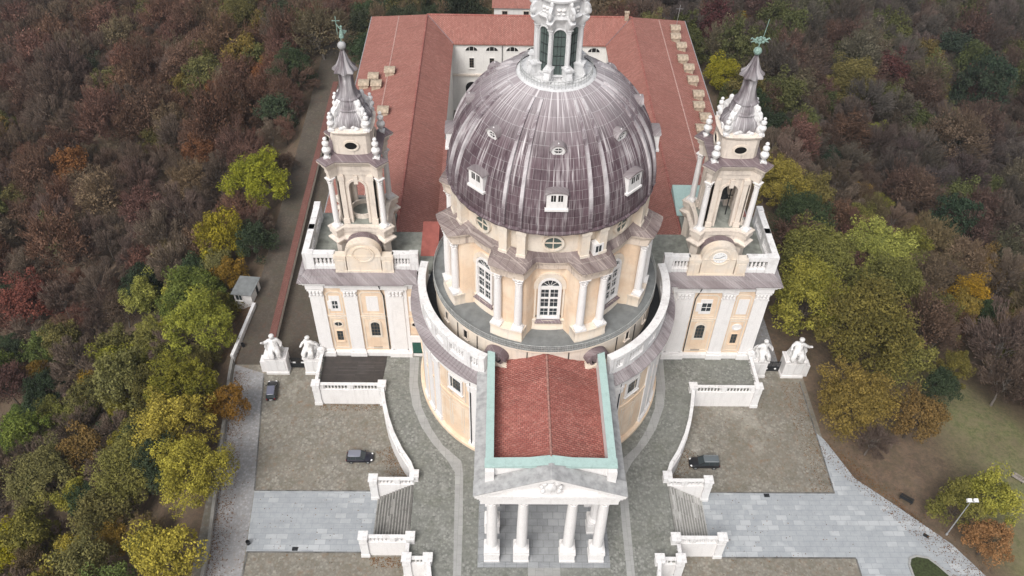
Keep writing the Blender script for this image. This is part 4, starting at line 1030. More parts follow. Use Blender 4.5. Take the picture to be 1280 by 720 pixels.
# ================================================================== GROUND, TERRACE, FORECOURT
def sm_np(a, b, x):
    t = np.clip((x-a)/(b-a), 0, 1); return t*t*(3-2*t)
def ground(x, y):
    x = np.asarray(x, float); y = np.asarray(y, float)
    e = 47+15*sm_np(12, -14, y)
    dl = np.maximum(-51.5-x, 0); dr = np.maximum(x-e, 0); db = np.maximum(y-118, 0); df = np.maximum(-75-y, 0)
    g = sm_np(5, 45, y)
    sr = dr*(.13+.25*g)+np.maximum(dr-24, 0)*(.25*(1-g))
    s = np.sqrt((dl*.5)**2+sr**2+(db*.33)**2+(df*.3)**2)
    h = -75*(1-np.exp(-s/75)); k = np.clip(s/12, 0, 1)
    n = np.sin(x*.031+1.3)*np.cos(y*.027+.4)*3+np.sin(x*.011-y*.017)*5+np.sin(x*.08+y*.05)*.8
    far = np.hypot(x, y-60)
    return -3.95+h+k*n*.8+22*sm_np(330, 900, far)
def axis(lo, hi, step, far):
    a = np.arange(lo, hi+.1, step); e = [hi+step*1.6**i for i in range(1, 40)]; e = [q for q in e if q < far]
    f = [lo-step*1.6**i for i in range(1, 40)]; f = [q for q in f if q > -far]
    return np.array(f[::-1]+list(a)+e)
gx, gy = axis(-320, 320, 4, 2400), axis(-120, 460, 4, 2400)
GX, GY = np.meshgrid(gx, gy); GZ = ground(GX, GY)
nx, ny = len(gx), len(gy)
me = bpy.data.meshes.new('hillside')
vv = np.stack([GX, GY, GZ], -1).reshape(-1, 3)
ii = np.arange(nx*ny).reshape(ny, nx)
ff = np.stack([ii[:-1, :-1], ii[:-1, 1:], ii[1:, 1:], ii[1:, :-1]], -1).reshape(-1, 4)
me.from_pydata(vv.tolist(), [], ff.tolist())
grass = sm_np(62, 72, GX)*sm_np(-60, -45, GY)*sm_np(14, 4, GY-(66-GX)*1.05-8)*sm_np(120, 95, GX)
ca = me.color_attributes.new('cover', 'FLOAT_COLOR', 'POINT')
buf = np.ones((nx*ny, 4), np.float32); buf[:, 0] = grass.ravel(); ca.data.foreach_set('color', buf.ravel())
t = NT('woodland_ground'); at = t.n('ShaderNodeAttribute'); at.attribute_name = 'cover'; sp = t.n('ShaderNodeSeparateColor'); t.l(at.outputs['Color'], sp.inputs[0])
n1 = t.noise(t.tc.outputs['Object'], .14, 7, .7, .35, .65); n2 = t.noise(t.tc.outputs['Object'], 1.6, 6, .8, .4, .62); n3 = t.noise(t.tc.outputs['Object'], .5, 6, .75, .45, .62)
lit = t.mix(n1, (.085, .062, .047), (.155, .115, .082)); lit = t.mix(t.math('MULTIPLY', n2, .55), lit, (.22, .145, .095)); lit = t.mix(t.math('MULTIPLY', n3, .5), lit, (.085, .075, .045))
gr = t.mix(n2, (.11, .12, .05), (.20, .195, .095)); gr = t.mix(t.math('MULTIPLY', n3, .6), gr, (.22, .175, .11))
t.bump(n2, .4, .1)
me.materials.append(t.fin(t.mix(t.math('MULTIPLY', sp.outputs[0], t.math('ADD', t.math('MULTIPLY', n1, .5), .6)), lit, gr), .95)); me.shade_smooth()
struct(put('hillside', me))

def sheet(name, poly, z, mat, th=None):
    m = M()
    if th: m.prism(poly, z-th, z)
    else:
        ar = sum(poly[i][0]*poly[(i+1) % len(poly)][1]-poly[(i+1) % len(poly)][0]*poly[i][1] for i in range(len(poly)))
        if ar < 0: poly = poly[::-1]
        m.add([(x, y, z) for x, y in poly], [list(range(len(poly)))])
    return struct(m.build(name, mat))
ZF = -3.8
sheet('forecourt', [(-52, 6.5), (46, 6.5), (46, -75), (-46, -75)], ZF, M_gravel, .6)
sheet('left_road', [(-51.8, 6.5), (-46.5, 4.6), (-43.25, -18.4), (-42.4, -28.4), (-42.0, -34), (-41, -75), (-45.9, -75), (-47.2, -31), (-51.5, 3.8)], ZF+.008, M_road)
sheet('left_paving', [(-43.2, -18.4), (-24.4, -18.4), (-24.4, -28.35), (-42.3, -28.35)], ZF+.016, M_paving)
sheet('right_paving', [(24.4, -18.35), (45.2, -18.35), (45.2, -28.95), (24.4, -28.95)], ZF+.016, M_paving)
sheet('right_path', [(45.2, -7.0), (46.3, -8.5), (49.0, -15.6), (53.9, -20.4), (60, -26.7), (63, -31.6), (72, -44), (72, -75), (45.2, -75)], ZF+.012, M_paving, .3)
sheet('road_beside_convent', [(-51.6, 6.5), (-46.3, 6.5), (-47.2, 64), (-47.5, 128), (-53.5, 128), (-52.2, 64)], ZF+.004, M_court, .3)
sheet('side_court', [(-46.2, 6.5), (-36.0, 6.5), (-36.0, 98), (-46.9, 98)], ZF, M_court, .4)
sheet('right_side_path', [(36.0, 6.5), (42.5, 6.5), (42.0, 40), (41.5, 99), (36.0, 99)], ZF, M_road, .4)
sheet('courtyard', [(-17.7, 40), (17.7, 40), (17.7, 87), (-17.7, 87)], ZF, M_gravel, .4)
m = M()   # kerbs round the gravel
def kerb(p, q, w=.2, h=.05, z=ZF): m.bar((p[0], p[1], z+h/2), (q[0], q[1], z+h/2), w, h+.04)
kerb((-46.4, 4.4), (-43.2, -18.3)); kerb((-43.1, -18.32), (-25.6, -18.32)); kerb((-42.2, -28.42), (-25.8, -28.42)); kerb((-42.1, -28.6), (-41.2, -60))
kerb((45.25, 3.6), (45.1, -18.2)); kerb((25.7, -18.28), (45, -18.28)); kerb((25.5, -29.0), (45.2, -29.0)); kerb((45.25, -29.1), (44.9, -60))
struct(m.build('kerb', m_plain('kerb_stone', (.17, .165, .155), .9, 0, .25, 1.)))
lawn = [(52.6, -60), (52.6, -30.0), (53.1, -29.0), (54.1, -28.65), (55.7, -28.95), (56.8, -30.2), (58.6, -32.7), (62, -38), (66, -46), (66, -60)]
sheet('lawn', lawn, ZF+.10, m_plain('lawn_grass', (.05, .062, .025), .95, 0, .25, 3.))
def sweep(m, pts, w, z0, z1, closed=False):
    n = len(pts); L = []; Rr = []
    for i in range(n):
        a = Vector(pts[i-1]) if (i or closed) else None; b = Vector(pts[i]); c = Vector(pts[(i+1) % n]) if (i < n-1 or closed) else None
        d1 = (b-a).normalized() if a else None; d2 = (c-b).normalized() if c else None
        d1 = d1 or d2; d2 = d2 or d1
        nn = Vector((-d1.y-d2.y, d1.x+d2.x)).normalized(); k = (w/2)/max(.35, nn.dot(Vector((-d1.y, d1.x))))
        L.append(b+nn*k); Rr.append(b-nn*k)
    vs = []
    for i in range(n): vs += [(Rr[i].x, Rr[i].y, z0), (L[i].x, L[i].y, z0), (L[i].x, L[i].y, z1), (Rr[i].x, Rr[i].y, z1)]
    fs = []
    for i in range(n-1 if not closed else n):
        j = (i+1) % n
        fs += [(i*4+3, j*4+3, j*4+2, i*4+2), (i*4, j*4, j*4+3, i*4+3), (i*4+2, j*4+2, j*4+1, i*4+1)]
    if not closed: fs += [(0, 3, 2, 1), ((n-1)*4, (n-1)*4+1, (n-1)*4+2, (n-1)*4+3)]
    m.add(vs, fs)
m = M(); sweep(m, [Vector(p) for p in lawn], .3, ZF-.1, ZF+.16, True); struct(m.build('lawn_kerb', M_band))

left_edge = [(-36.1, 5.4), (-36.0, -1.5), (-25.25, -1.5), (-24.45, -5.6), (-23.7, -8.2), (-22.7, -10.9), (-21.1, -14.1), (-19.6, -16.4), (-18.75, -19.2)]
low_edge = [(-18.75, -28.5), (-18.9, -31.7), (-15.9, -31.7), (-15.3, -35), (-14.5, -60)]
outline = left_edge+low_edge
outline = outline+[(-x, y) for x, y in outline[::-1]]
sheet('church_terrace', outline, 0., M_cobble, 4.4)
band = [(-21.4, 5.2), (-21.0, -.9), (-20.15, -5.0), (-18.4, -9.2), (-16.65, -12.05), (-14.0, -15.4), (-12.8, -17.5), (-12.4, -33), (-12.6, -59), (-11.3, -59), (-11.3, -33.6), (-11.34, -26), (-11.6, -17.5), (-11.95, -15.4), (-14.85, -12.6), (-16.8, -9.5), (-18.65, -5.3), (-19.65, -.2), (-19.8, 5.2)]
for s in (1, -1): sheet('stone_path', [(s*x, y) for x, y in band], .006, M_band)
sheet('porch_path', [(-2.2, -32.5), (2.2, -32.5), (2.2, -59), (-2.2, -59)], .006, M_band)
m = M(); m.prism([(-35.6, -1.1), (-25.5, -1.1), (-25.2, 5.3), (-35.6, 5.3)], -.02, .12); tag(m.build('board_deck', M_deck), 'dark boarded deck between the left bell tower and the front parapet', 'deck')

# ---- white parapet walls of the terrace
tb_me = baluster_mesh('baluster', 1.02, .13, M_white2)
def parapet(name, label, s, pts, posts, group=None, z0=-4.2, open_from=0, balus=True):
    pts = [(s*x, y) for x, y in pts]; c = pts[0]
    root = thing(name, label, 'parapet wall', (c[0], c[1], ZF), 0, group); O = (-c[0], -c[1], -ZF)
    P = [Vector(p) for p in pts]
    m = M(); sweep(m, P, .56, z0, -.22); sweep(m, P, .68, -.22, -.1); m.build('wall', M_white, root, O)
    m = M(); sweep(m, P, .52, .92, 1.12); m.build('hand_rail', M_white2, root, O)
    for i in posts:
        m = M(); x, y = pts[i]; m.at(0, 0, 0, 0); m.box(-.56, .56, -.56, .56, -4.2, 1.14); m.box(-.68, .68, -.68, .68, 1.14, 1.36); m.box(-.64, .64, -.64, .64, -4.2, -3.1); m.box(-.6, .6, -.6, .6, -.1, .15)
        m.build('post', M_white2, root, (x+O[0], y+O[1], O[2]))
    # balusters and solid blocks along the run
    L = [0]
    for i in range(len(P)-1): L.append(L[-1]+(P[i+1]-P[i]).length)
    k = int(L[-1]/.52)
    for q in range(k):
        d = (q+.5)*L[-1]/k; i = max(j for j in range(len(L)-1) if L[j] <= d); u = (d-L[i])/(L[i+1]-L[i]); p = P[i].lerp(P[i+1], u); dr = P[i+1]-P[i]
        ang = math.degrees(atan2(dr.y, dr.x))
        if min((p-P[j]).length for j in posts) < .75: continue
        if q % 9 == 4:
            sol = M(); sol.box(-.42, .42, -.27, .27, -.12, .94); sol.build('block', M_white2, root, (p.x+O[0], p.y+O[1], O[2]), ang)
        else: put('baluster', tb_me, root, (p.x+O[0], p.y+O[1], -.1+O[2]), ang)
    return root
for s, side in ((-1, 'left'), (1, 'right')):
    parapet('terrace_parapet', 'straight white balustraded terrace wall in front of the %s bell tower' % side, s, [(36.0, 4.9), (36.0, -1.5), (25.3, -1.5)], (1, 2), 'white terrace parapets')
    parapet('terrace_parapet', 'curving white balustraded terrace wall between the %s tower and the stairs' % side, s, [(25.2, -2.2), (24.45, -5.6), (23.7, -8.2), (22.7, -10.9), (21.1, -14.1), (19.6, -16.4), (18.75, -18.5)], (6,), 'white terrace parapets')
    parapet('stair_parapet', 'white parapet at the back of the stone stairs on the %s of the porch' % side, s, [(18.75, -19.25), (24.75, -19.25)], (1,), 'white stair parapets')
    parapet('stair_parapet', 'white parapet at the front of the stone stairs on the %s of the porch' % side, s, [(18.55, -28.55), (25.1, -28.55)], (0, 1), 'white stair parapets')
    parapet('terrace_parapet', 'short stepped white parapet at the bottom photo edge, %s of the porch' % side, s, [(18.8, -29.6), (18.8, -31.75), (15.9, -31.75), (15.35, -35), (14.5, -59)], (1, 2), 'white terrace parapets')
    st = thing('stone_stairs', ('dark worn stone stairs down to the left paving' if s < 0 else 'pale patched stone stairs down to the right paving'), 'stairs', (s*21.7, -23.9, ZF))
    m = M(); n = 12
    for i in range(n):
        xa = 18.8+(24.4-18.8)*i/n; z1 = -.02-(3.78)*i/n
        a, b = sorted((s*xa, s*(xa+5.6/n+.06*(i < n-1)))); m.box(a, b, -28.2, -19.6, -4.3, z1)
    nz = M()
    for i in range(n+1):
        xa = 18.8+(24.4-18.8)*i/n; z1 = -.02-(3.78)*(max(0, i-1))/n
        a, b = sorted((s*(xa-.13), s*(xa+.02)))
        if i: nz.box(a, b, -28.15, -19.65, z1-.05, z1+.025)
    nz.build('nosing', M_nose if s > 0 else M_nosed, st, (-s*21.7, 23.9, -ZF))
    m.build('steps', M_step if s > 0 else m_paving('worn_steps', (.10, .097, .09), (.18, .175, .16), (.36, .35, .33), (.045, .045, .04), .4667, 2.6, False, .6), st, (-s*21.7, 23.9, -ZF))

# ---- gate pedestals, statues, gates
def statue_mesh(name, flip, seed):
    r = random.Random(seed); f = flip
    pts = [((0, 0, 1.25), .62), ((0, -.02, 1.8), .44), ((0, -.03, 2.25), .40), ((0, -.06, 2.66), .18), ((0, -.08, 2.93), .19), ((0, -.1, 3.26), .40), ((0, -.06, 3.56), .34),
           ((.5, -.05, 2.45), .26), ((.95, -.25, 2.0), .19), ((.95, -.85, 1.85), .15), ((-.5, -.05, 2.45), .26), ((-1.1, -.1, 2.2), .19), ((-1.4, -.45, 2.65), .15),
           ((.36, -.55, 1.2), .46), ((.45, -1.0, 1.15), .38), ((.5, -1.05, .5), .34), ((.5, -1.2, .12), .26), ((-.36, -.55, 1.2), .46), ((-.5, -.95, 1.05), .38), ((-.6, -.95, .45), .36), ((-.65, -1.1, .12), .26),
           ((0, .35, .7), .75), ((.1, .4, .1), .9), ((-.9, .1, .35), .55), ((.95, .15, .4), .5), ((.0, -.95, .45), .42), ((-.75, .25, 1.3), .32)]
    ed = [(0, 1), (1, 2), (2, 3), (3, 4), (4, 5), (5, 6), (2, 7), (7, 8), (8, 9), (2, 10), (10, 11), (11, 12), (0, 13), (13, 14), (14, 15), (15, 16), (0, 17), (17, 18), (18, 19), (19, 20), (0, 21), (21, 22), (22, 23), (22, 24), (19, 25), (21, 26)]
    me = bpy.data.meshes.new('skeleton')
    me.from_pydata([(f*p[0][0]+r.uniform(-.05, .05), p[0][1]+r.uniform(-.06, .06), p[0][2]) for p in pts], ed, [])
    o = bpy.data.objects.new('skeleton', me); COL.objects.link(o)
    md = o.modifiers.new('skin', 'SKIN'); md.use_smooth_shade = True
    for i, p in enumerate(pts): me.skin_vertices[0].data[i].radius = (p[1], p[1])
    me.skin_vertices[0].data[0].use_root = True
    s2 = o.modifiers.new('sub', 'SUBSURF'); s2.levels = 2; s2.render_levels = 2
    bpy.context.view_layer.update(); dg = bpy.context.evaluated_depsgraph_get()
    nm = bpy.data.meshes.new_from_object(o.evaluated_get(dg)); nm.name = name
    bpy.data.objects.remove(o)
    co = np.empty(len(nm.vertices)*3); nm.vertices.foreach_get('co', co); co = co.reshape(-1, 3)
    # drapery folds and facial relief
    fold = .05*np.sin(co[:, 0]*11+co[:, 1]*6+seed)*np.sin(co[:, 2]*2.2+seed)+.03*np.sin(co[:, 2]*9+co[:, 0]*7)
    low = (co[:, 2] < 2.6); d = co-np.array([0, -.1, 1.4]); d[:, 2] = 0; d /= (np.linalg.norm(d, axis=1)[:, None]+1e-6)
    co[low] += (d*fold[:, None])[low]
    nose = np.exp(-((co[:, 0]/.06)**2+((co[:, 2]-3.28)/.09)**2))*(co[:, 1] < -.3); co[:, 1] -= .09*nose
    eyes = sum(np.exp(-(((co[:, 0]-q)/.06)**2+((co[:, 2]-3.36)/.05)**2)) for q in (-.11, .11))*(co[:, 1] < -.25); co[:, 1] += .04*eyes
    nm.vertices.foreach_set('co', co.ravel()); nm.materials.clear(); nm.materials.append(M_statue); nm.update(); nm.shade_smooth()
    return nm
def gate_pier(x, w, label, s, outer):
    g = thing('gate_pier', label, 'pier', (x, 5.6, ZF), 0, 'white statue piers of the side gates')
    m = M(); h = w/2
    m.box(-h-.12, h+.12, -1.25, 1.25, -.3, .5); m.box(-h, h, -1.1, 1.1, .5, 3.9); m.box(-h-.14, h+.14, -1.26, 1.26, 3.9, 4.15); m.box(-h+.1, h-.1, -1.05, 1.05, 4.15, 4.4)
    if outer: m.box(-s*0-(h+1.0 if s < 0 else -h), (h+1.0 if s > 0 else -h), -.7, .9, -.3, 2.6)
    m.build('pedestal', M_white, g)
    m = M()
    m.plate(rect(-h+.3, h-.3, 1.0, 3.4), 1.1, 1.16); m.build('panel', M_white2, g)
    return g
def statue(x, label, s, seed, sc=1.3):
    t = tag(put('statue', statue_mesh('statue', s, seed), None, (x, 5.5, ZF+4.35), 12*s, sc), label, 'statue', 'white stone statues on the gate piers')
    m = M()   # cloak / wing behind the figure
    m.plate([(-1.1*s, .1), (-1.25*s, .9), (-1.0*s, 1.5), (-.6*s, 1.8), (.1*s, 1.7), (.6*s, 1.3), (.8*s, .8), (1.0*s, .1)], -.75, -.4)
    m.build('cloak', M_statue, t)
gate_pier(-43.95, 3.6, 'wide white pier of the left gate, beside the road', -1, True); gate_pier(-37.85, 2.7, 'narrow white pier of the left gate, next to the terrace wall', -1, False)
gate_pier(43.95, 3.6, 'wide white pier of the right gate, beside the trees', 1, True); gate_pier(36.95+.9, 2.7, 'narrow white pier of the right gate, next to the terrace wall', 1, False)
statue(-43.9, 'white seated statue on the wide pier of the left gate', 1, 1); statue(-38.0, 'white seated statue on the narrow pier of the left gate', -1, 2, 1.2)
statue(43.9, 'white seated statue on the wide pier of the right gate', -1, 2, 1.35); statue(38.0, 'white seated statue on the narrow pier of the right gate', 1, 4, 1.2)
def volute(s, label):
    m = M(); m.at(s*36.4, 5.2, 0, 0)
    m.plate([(s*x, z) for x, z in ((0, -4.2), (1.2, -4.2), (1.1, -1.0), (.7, .4), (.2, 1.9), (-.5, 2.3), (-.9, 1.8), (-.7, .8), (-.2, .2), (0, -.6))], -.45, .45)
    m.ell((-s*.35, 0, 1.6), .75, .55, .75, 10, 8)
    tag(m.build('stone_scroll', M_white2), label, 'scroll', 'white stone scrolls at the gates')
volute(-1, 'white stone scroll joining the left gate pier to the terrace'); volute(1, 'white stone scroll joining the right gate pier to the terrace')
def gate(s, label):
    g = thing('iron_gate', label, 'gate', (s*40.6, 5.9, ZF), 0, 'dark side gates')
    for q in (-1, 1):
        m = M(); a, b = (0.03, 1.42) if q > 0 else (-1.42, -.03)
        for z in (.15, 1.2, 2.3): m.box(a, b, -.04, .04, z-.05, z+.05)
        for i in range(9): x = a+(b-a)*i/8; m.box(x-.03, x+.03, -.03, .03, .1, 2.6)
        m.box(a+.02, b-.02, -.015, .015, .12, 1.2)
        lf = m.build('gate_leaf', M_iron, g)
        m = M(); m.at((a+b)/2, -.05, 0)
        if s > 0: m.plate(oval(.2, .2, .75, 0, 16), 0, .03)
        else: m.plate(rect(-.25, .25, 1.3, 1.65), 0, .03)
        m.at(); m.build('notice', M_sign, lf)
    return g
gate(-1, 'dark iron gate between the white piers left of the church'); gate(1, 'dark iron gate with two white discs between the piers right of the church')

# ---- left side: walls, booth
w = thing('boundary_wall', 'long low wall with red tile coping between the left road and the side court', 'wall', (-46.2, 10, ZF))
m = M(); P = [Vector((-45.95, 7.2)), Vector((-46.6, 50)), Vector((-47.1, 96))]; sweep(m, P, .75, -4.2, -2.0); m.build('wall', M_pale, w, (46.2, -10, -ZF))
m = M(); sweep(m, P, 1.25, -2.0, -1.82); m.build('coping', M_brickcop, w, (46.2, -10, -ZF))
w = thing('road_parapet', 'low white coped wall beside the booth, along the left road', 'wall', (-51.9, 15, ZF))
m = M(); sweep(m, [Vector((-51.35, 20.6)), Vector((-52.1, 12)), Vector((-52.5, 7.8))], .55, -6, -2.9); m.build('wall', M_white2, w, (51.9, -15, -ZF))
w = thing('road_parapet', 'long grey stone wall under the trees at the left edge of the forecourt', 'wall', (-49.5, -14, ZF))
m = M(); sweep(m, [Vector((-52.3, 7.2)), Vector((-51.9, 3)), Vector((-49.6, -13)), Vector((-47.6, -28)), Vector((-46.9, -40)), Vector((-46.3, -75))], .45, -7, -2.95); m.build('wall', m_stone('grey_wall', (.30, .29, .27), (.13, .12, .10), .8), w, (49.5, 14, -ZF))
b = thing('booth', 'small white booth with a grey sloping roof beside the left road', 'booth', (-53.2, 23.4, ZF), -8)
b.scale = (.85, .9, .9)
m = M(); m.box(-2.0, 1.9, -2.2, 2.4, -2, 2.5); m.build('wall', M_white, b)
m = M(); m.add([(-2.4, -2.7, 2.45), (2.3, -2.7, 2.65), (2.3, 2.8, 2.65), (-2.4, 2.8, 2.45), (-2.4, -2.7, 2.62), (2.3, -2.7, 2.85), (2.3, 2.8, 2.85), (-2.4, 2.8, 2.62)], [(3, 2, 1, 0), (4, 5, 6, 7), (0, 1, 5, 4), (1, 2, 6, 5), (2, 3, 7, 6), (3, 0, 4, 7)]); m.build('roof', M_flatroof, b)
put('window', rect_window('window', .7, .7, 2.1, 2, 1, .1, M_white, M_glass, M_white), b, (-.9, -2.2, 0))
m = M(); m.plate(rect(-.45, .45, .05, 2.05), 0, .05); m.at(); m.build('door', M_iron, b, (1.9, .8, 0), 90)

# ---- cars
def car(label, loc, rz, paint, roofc, L=4.2, W=1.76, H=1.55, suv=False, skylight=None):
    c = thing('parked_car', label, 'car', loc, rz, 'dark cars parked on the forecourt gravel')
    h = W/2; l = L/2; bz = .95 if suv else .9; g0 = .25 if suv else .2
    sec = lambda x, hw, zb, zt: [(x, -hw*.86, zb), (x, -hw, zb+.18), (x, -hw, zt-.28), (x, -hw*.93, zt-.06), (x, -hw*.8, zt), (x, hw*.8, zt), (x, hw*.93, zt-.06), (x, hw, zt-.28), (x, hw, zb+.18), (x, hw*.86, zb)]
    hood = bz-.02
    S = [sec(-l, h*.78, .38, bz-.2), sec(-l+.06, h*.9, g0+.06, bz-.06), sec(-l+.4, h, g0, bz), sec(0, h, g0, bz), sec(l*.42, h, g0, bz), sec(l*.62, h*.99, g0, hood-.03), sec(l-.45, h*.95, g0, hood-.10), sec(l-.12, h*.82, g0+.04, hood-.2), sec(l, h*.62, .36, hood-.34)]
    m = M(); n = 10; vs = [p for q in S for p in q]
    fs = [(i*n+j, (i+1)*n+j, (i+1)*n+(j+1) % n, i*n+(j+1) % n) for i in range(len(S)-1) for j in range(n)]+[list(range(n)), list(range((len(S)-1)*n, len(S)*n))[::-1]]
    m.add(vs, [f[::-1] for f in fs]); m.build('body', paint, c, ang=40)
    xr0, xr1, xf1, xf0 = -l+.12, -l+(.34 if suv else .5), l*.06, l*.44
    hb, ht = h*.88, h*.7
    m = M(); v = [(xr0, -hb, bz-.04), (xf0, -hb*.96, bz-.04), (xf0, hb*.96, bz-.04), (xr0, hb, bz-.04), (xr1, -ht, H-.06), (xf1, -ht, H-.06), (xf1, ht, H-.06), (xr1, ht, H-.06)]
    m.add(v, [(4, 5, 6, 7), (0, 1, 5, 4), (1, 2, 6, 5), (2, 3, 7, 6), (3, 0, 4, 7)]); gl = m.build('windows', M_glass, c)
    m = M()
    for (a, b_) in ((0, 4), (1, 5), (2, 6), (3, 7)): m.bar(v[a], v[b_], .09, .07)
    for xm in (-.25*L*.5, -.62*L*.5):
        for s in (-1, 1): m.bar((xm, s*hb*.99, bz-.03), (xm, s*ht*1.01, H-.07), .09, .03)
    m.split('pillars', paint, c)
    m = M(); rr = [(xr1-.1, -ht*.9), (xr1+.1, -ht*1.03), (xf1-.05, -ht*1.03), (xf1+.1, -ht*.85), (xf1+.1, ht*.85), (xf1-.05, ht*1.03), (xr1+.1, ht*1.03), (xr1-.1, ht*.9)]
    loft(m, [(rr, H-.08), (rr, H-.02), ([(x*.96-.02, y*.9) for x, y in rr], H+.02)]); m.build('roof', roofc, c)
    if skylight:
        m = M(); m.box(*skylight, H+.0, H+.035); m.build('sunroof', M_glass, c)
    if suv:
        for s in (-1, 1):
            m = M(); m.bar((xr1, s*ht*.92, H+.08), (xf1, s*ht*.92, H+.08), .05, .04); m.build('roof_rail', M_steel, c)
    for (x, s) in ((l*.62, -1), (l*.62, 1), (-l*.6, -1), (-l*.6, 1)):
        R_ = .36 if suv else .32
        m = M(); m.at(x, s*(h-.09), R_, 0, 90); m.lathe([(R_*.55, -.11), (R_*.95, -.11), (R_, -.06), (R_, .06), (R_*.95, .11), (R_*.55, .11)], 20); m.at(); wl = m.build('wheel', M_iron, c)
        m = M(); m.at(x, s*(h-.09), R_, 0, 90); m.lathe([(0.0, .1), (R_*.2, .1), (R_*.3, .06), (R_*.58, .1)], 16); m.lathe([(0, -.1), (R_*.2, -.1), (R_*.3, -.06), (R_*.58, -.1)], 16); m.build('rim', M_steel, wl)
    for s in (-1, 1):
        m = M(); m.at(l-.24, s*h*.68, hood-.24, s*-28); m.ell((0, 0, 0), .2, .17, .11, 10, 6); m.at(); m.build('headlight', M_sign, c)
        m = M(); m.ell((-l+.06, s*h*.74, bz-.2), .07, .13, .16, 8, 6); m.build('tail_light', m_red, c)
        m = M(); m.ell((xf0-.12, s*(h+.08), bz+.06), .09, .12, .08, 8, 6); m.build('wing_mirror', paint, c)
    m = M(); m.box(-l-.02, -l+.04, -.26, .26, .5, .62); m.build('number_plate', M_sign, c)
    return c
m_red = NT('tail_lamp').fin((.25, .01, .01), .3)
def paint(name, c): t = NT(name); t.b.inputs['Coat Weight'].default_value = .25; t.b.inputs['Coat Roughness'].default_value = .08; t.b.inputs['Specular IOR Level'].default_value = .5; return t.fin(c, .3)
P_navy = paint('dark_navy_paint', (.012, .012, .022)); P_black = paint('black_paint', (.012, .012, .014)); P_roof = paint('silver_blue_roof', (.19, .20, .24)); P_roof2 = paint('grey_green_roof', (.12, .14, .15)); P_roof3 = paint('slate_roof', (.13, .135, .18))
car('dark navy car with pale roof parked on the gravel left of the porch', (-27.95, -12.6, ZF), 0, P_navy, P_roof, 4.2, 1.75, 1.6)
car('black estate car with roof rails parked on the gravel right of the porch', (25.85, -13.3, ZF), 180, P_black, P_roof2, 4.7, 1.85, 1.7, True)
car('small black car parked nose to the wide pier of the left gate', (-44.2, .5, ZF), 96, P_black, P_roof3, 4.1, 1.72, 1.52)

# ---- benches, lamp, bins, drains
def bench(label, x, y, rz, mat):
    g = ground(x, y) if x > 66 else ZF
    b = thing('park_bench', label, 'bench', (x, y, float(g)), rz)
    m = M()
    for i in range(4): m.box(-1.0, 1.0, -.25+.14*i, -.14+.14*i, .42, .46)
    m.build('seat', mat, b)
    m = M()
    for i in range(3): m.bar((-1.0, .30+.04*i, .58+.13*i), (1.0, .30+.04*i, .58+.13*i), .03, .1)
    m.build('backrest', mat, b)
    for xx in (-.8, .8):
        m = M(); m.box(xx-.04, xx+.04, -.25, -.18, 0, .42); m.box(xx-.04, xx+.04, .22, .29, 0, .5); m.bar((xx, .26, .45), (xx, .42, .95), .06, .05); m.box(xx-.04, xx+.04, -.25, .28, .38, .42); m.build('leg', M_iron, b)
bench('dark slatted bench at the edge of the right paving, above the path', 55.6, -19.6, -38, M_iron)
bench('pale wooden bench on the grass at the far right edge of the photo', 75.6, -14.7, -45, m_plain('weathered_bench_wood', (.34, .30, .27), .8, 0, .2, 4.))
l = thing('street_lamp', 'tall grey lamp post with two floodlights in front of the yellow bush on the right', 'lamp post', (59.8, -25.2, ZF))
m = M(); m.lathe([(.18, 0), (.18, .3), (.1, .35), (.085, 5), (.06, 9.3)], 12); m.build('pole', M_steel, l)
m = M(); m.bar((-.6, 0, 9.2), (.6, 0, 9.2), .08, .08); m.build('cross_arm', M_steel, l)
for x in (-.45, .45):
    m = M(); m.at(x, -.05, 9.55, 0, 25); m.box(-.28, .28, -.25, .2, -.2, .22); m.box(-.32, .32, -.3, -.24, -.26, .28); fl = m.build('floodlight', M_sign, l)
    m = M(); m.at(x, -.05, 9.55, 0, 25); m.box(-.24, .24, -.31, -.3, -.18, .2); m.build('lens', M_steel, fl)
def bin_(label, x, y):
    b = thing('litter_bin', label, 'bin', (x, y, ZF)); m = M(); m.lathe([(.0, .02), (.22, .02), (.27, .8), (.29, .82), (.24, .84)], 16); m.build('basket', M_iron, b); m = M(); m.bar((.33, 0, 0), (.33, 0, 1.1), .06, .06); m.build('post', M_iron, b)
bin_('dark litter bin standing on the left paving beside the road', -42.2, -27.2); bin_('dark litter bin against the white coped wall by the booth', -51.3, 10.6)
def drain(label, x, y, rz=0):
    m = M(); m.box(-.42, .42, -.3, .3, -.02, .03)
    for i in range(5): m.box(-.36, .36, -.24+.12*i-.03, -.24+.12*i+.03, .03, .04)
    tag(m.build('drain_cover', M_iron, None, (x, y, ZF+.012), rz), label, 'drain')
drain('dark square drain cover at the lower edge of the left paving', -35.4, -27.9); drain('dark drain cover on the right path near the lamp post', 56.7, -25.4, -40); drain('dark drain cover at the upper edge of the right paving', 34.6, -18.75)

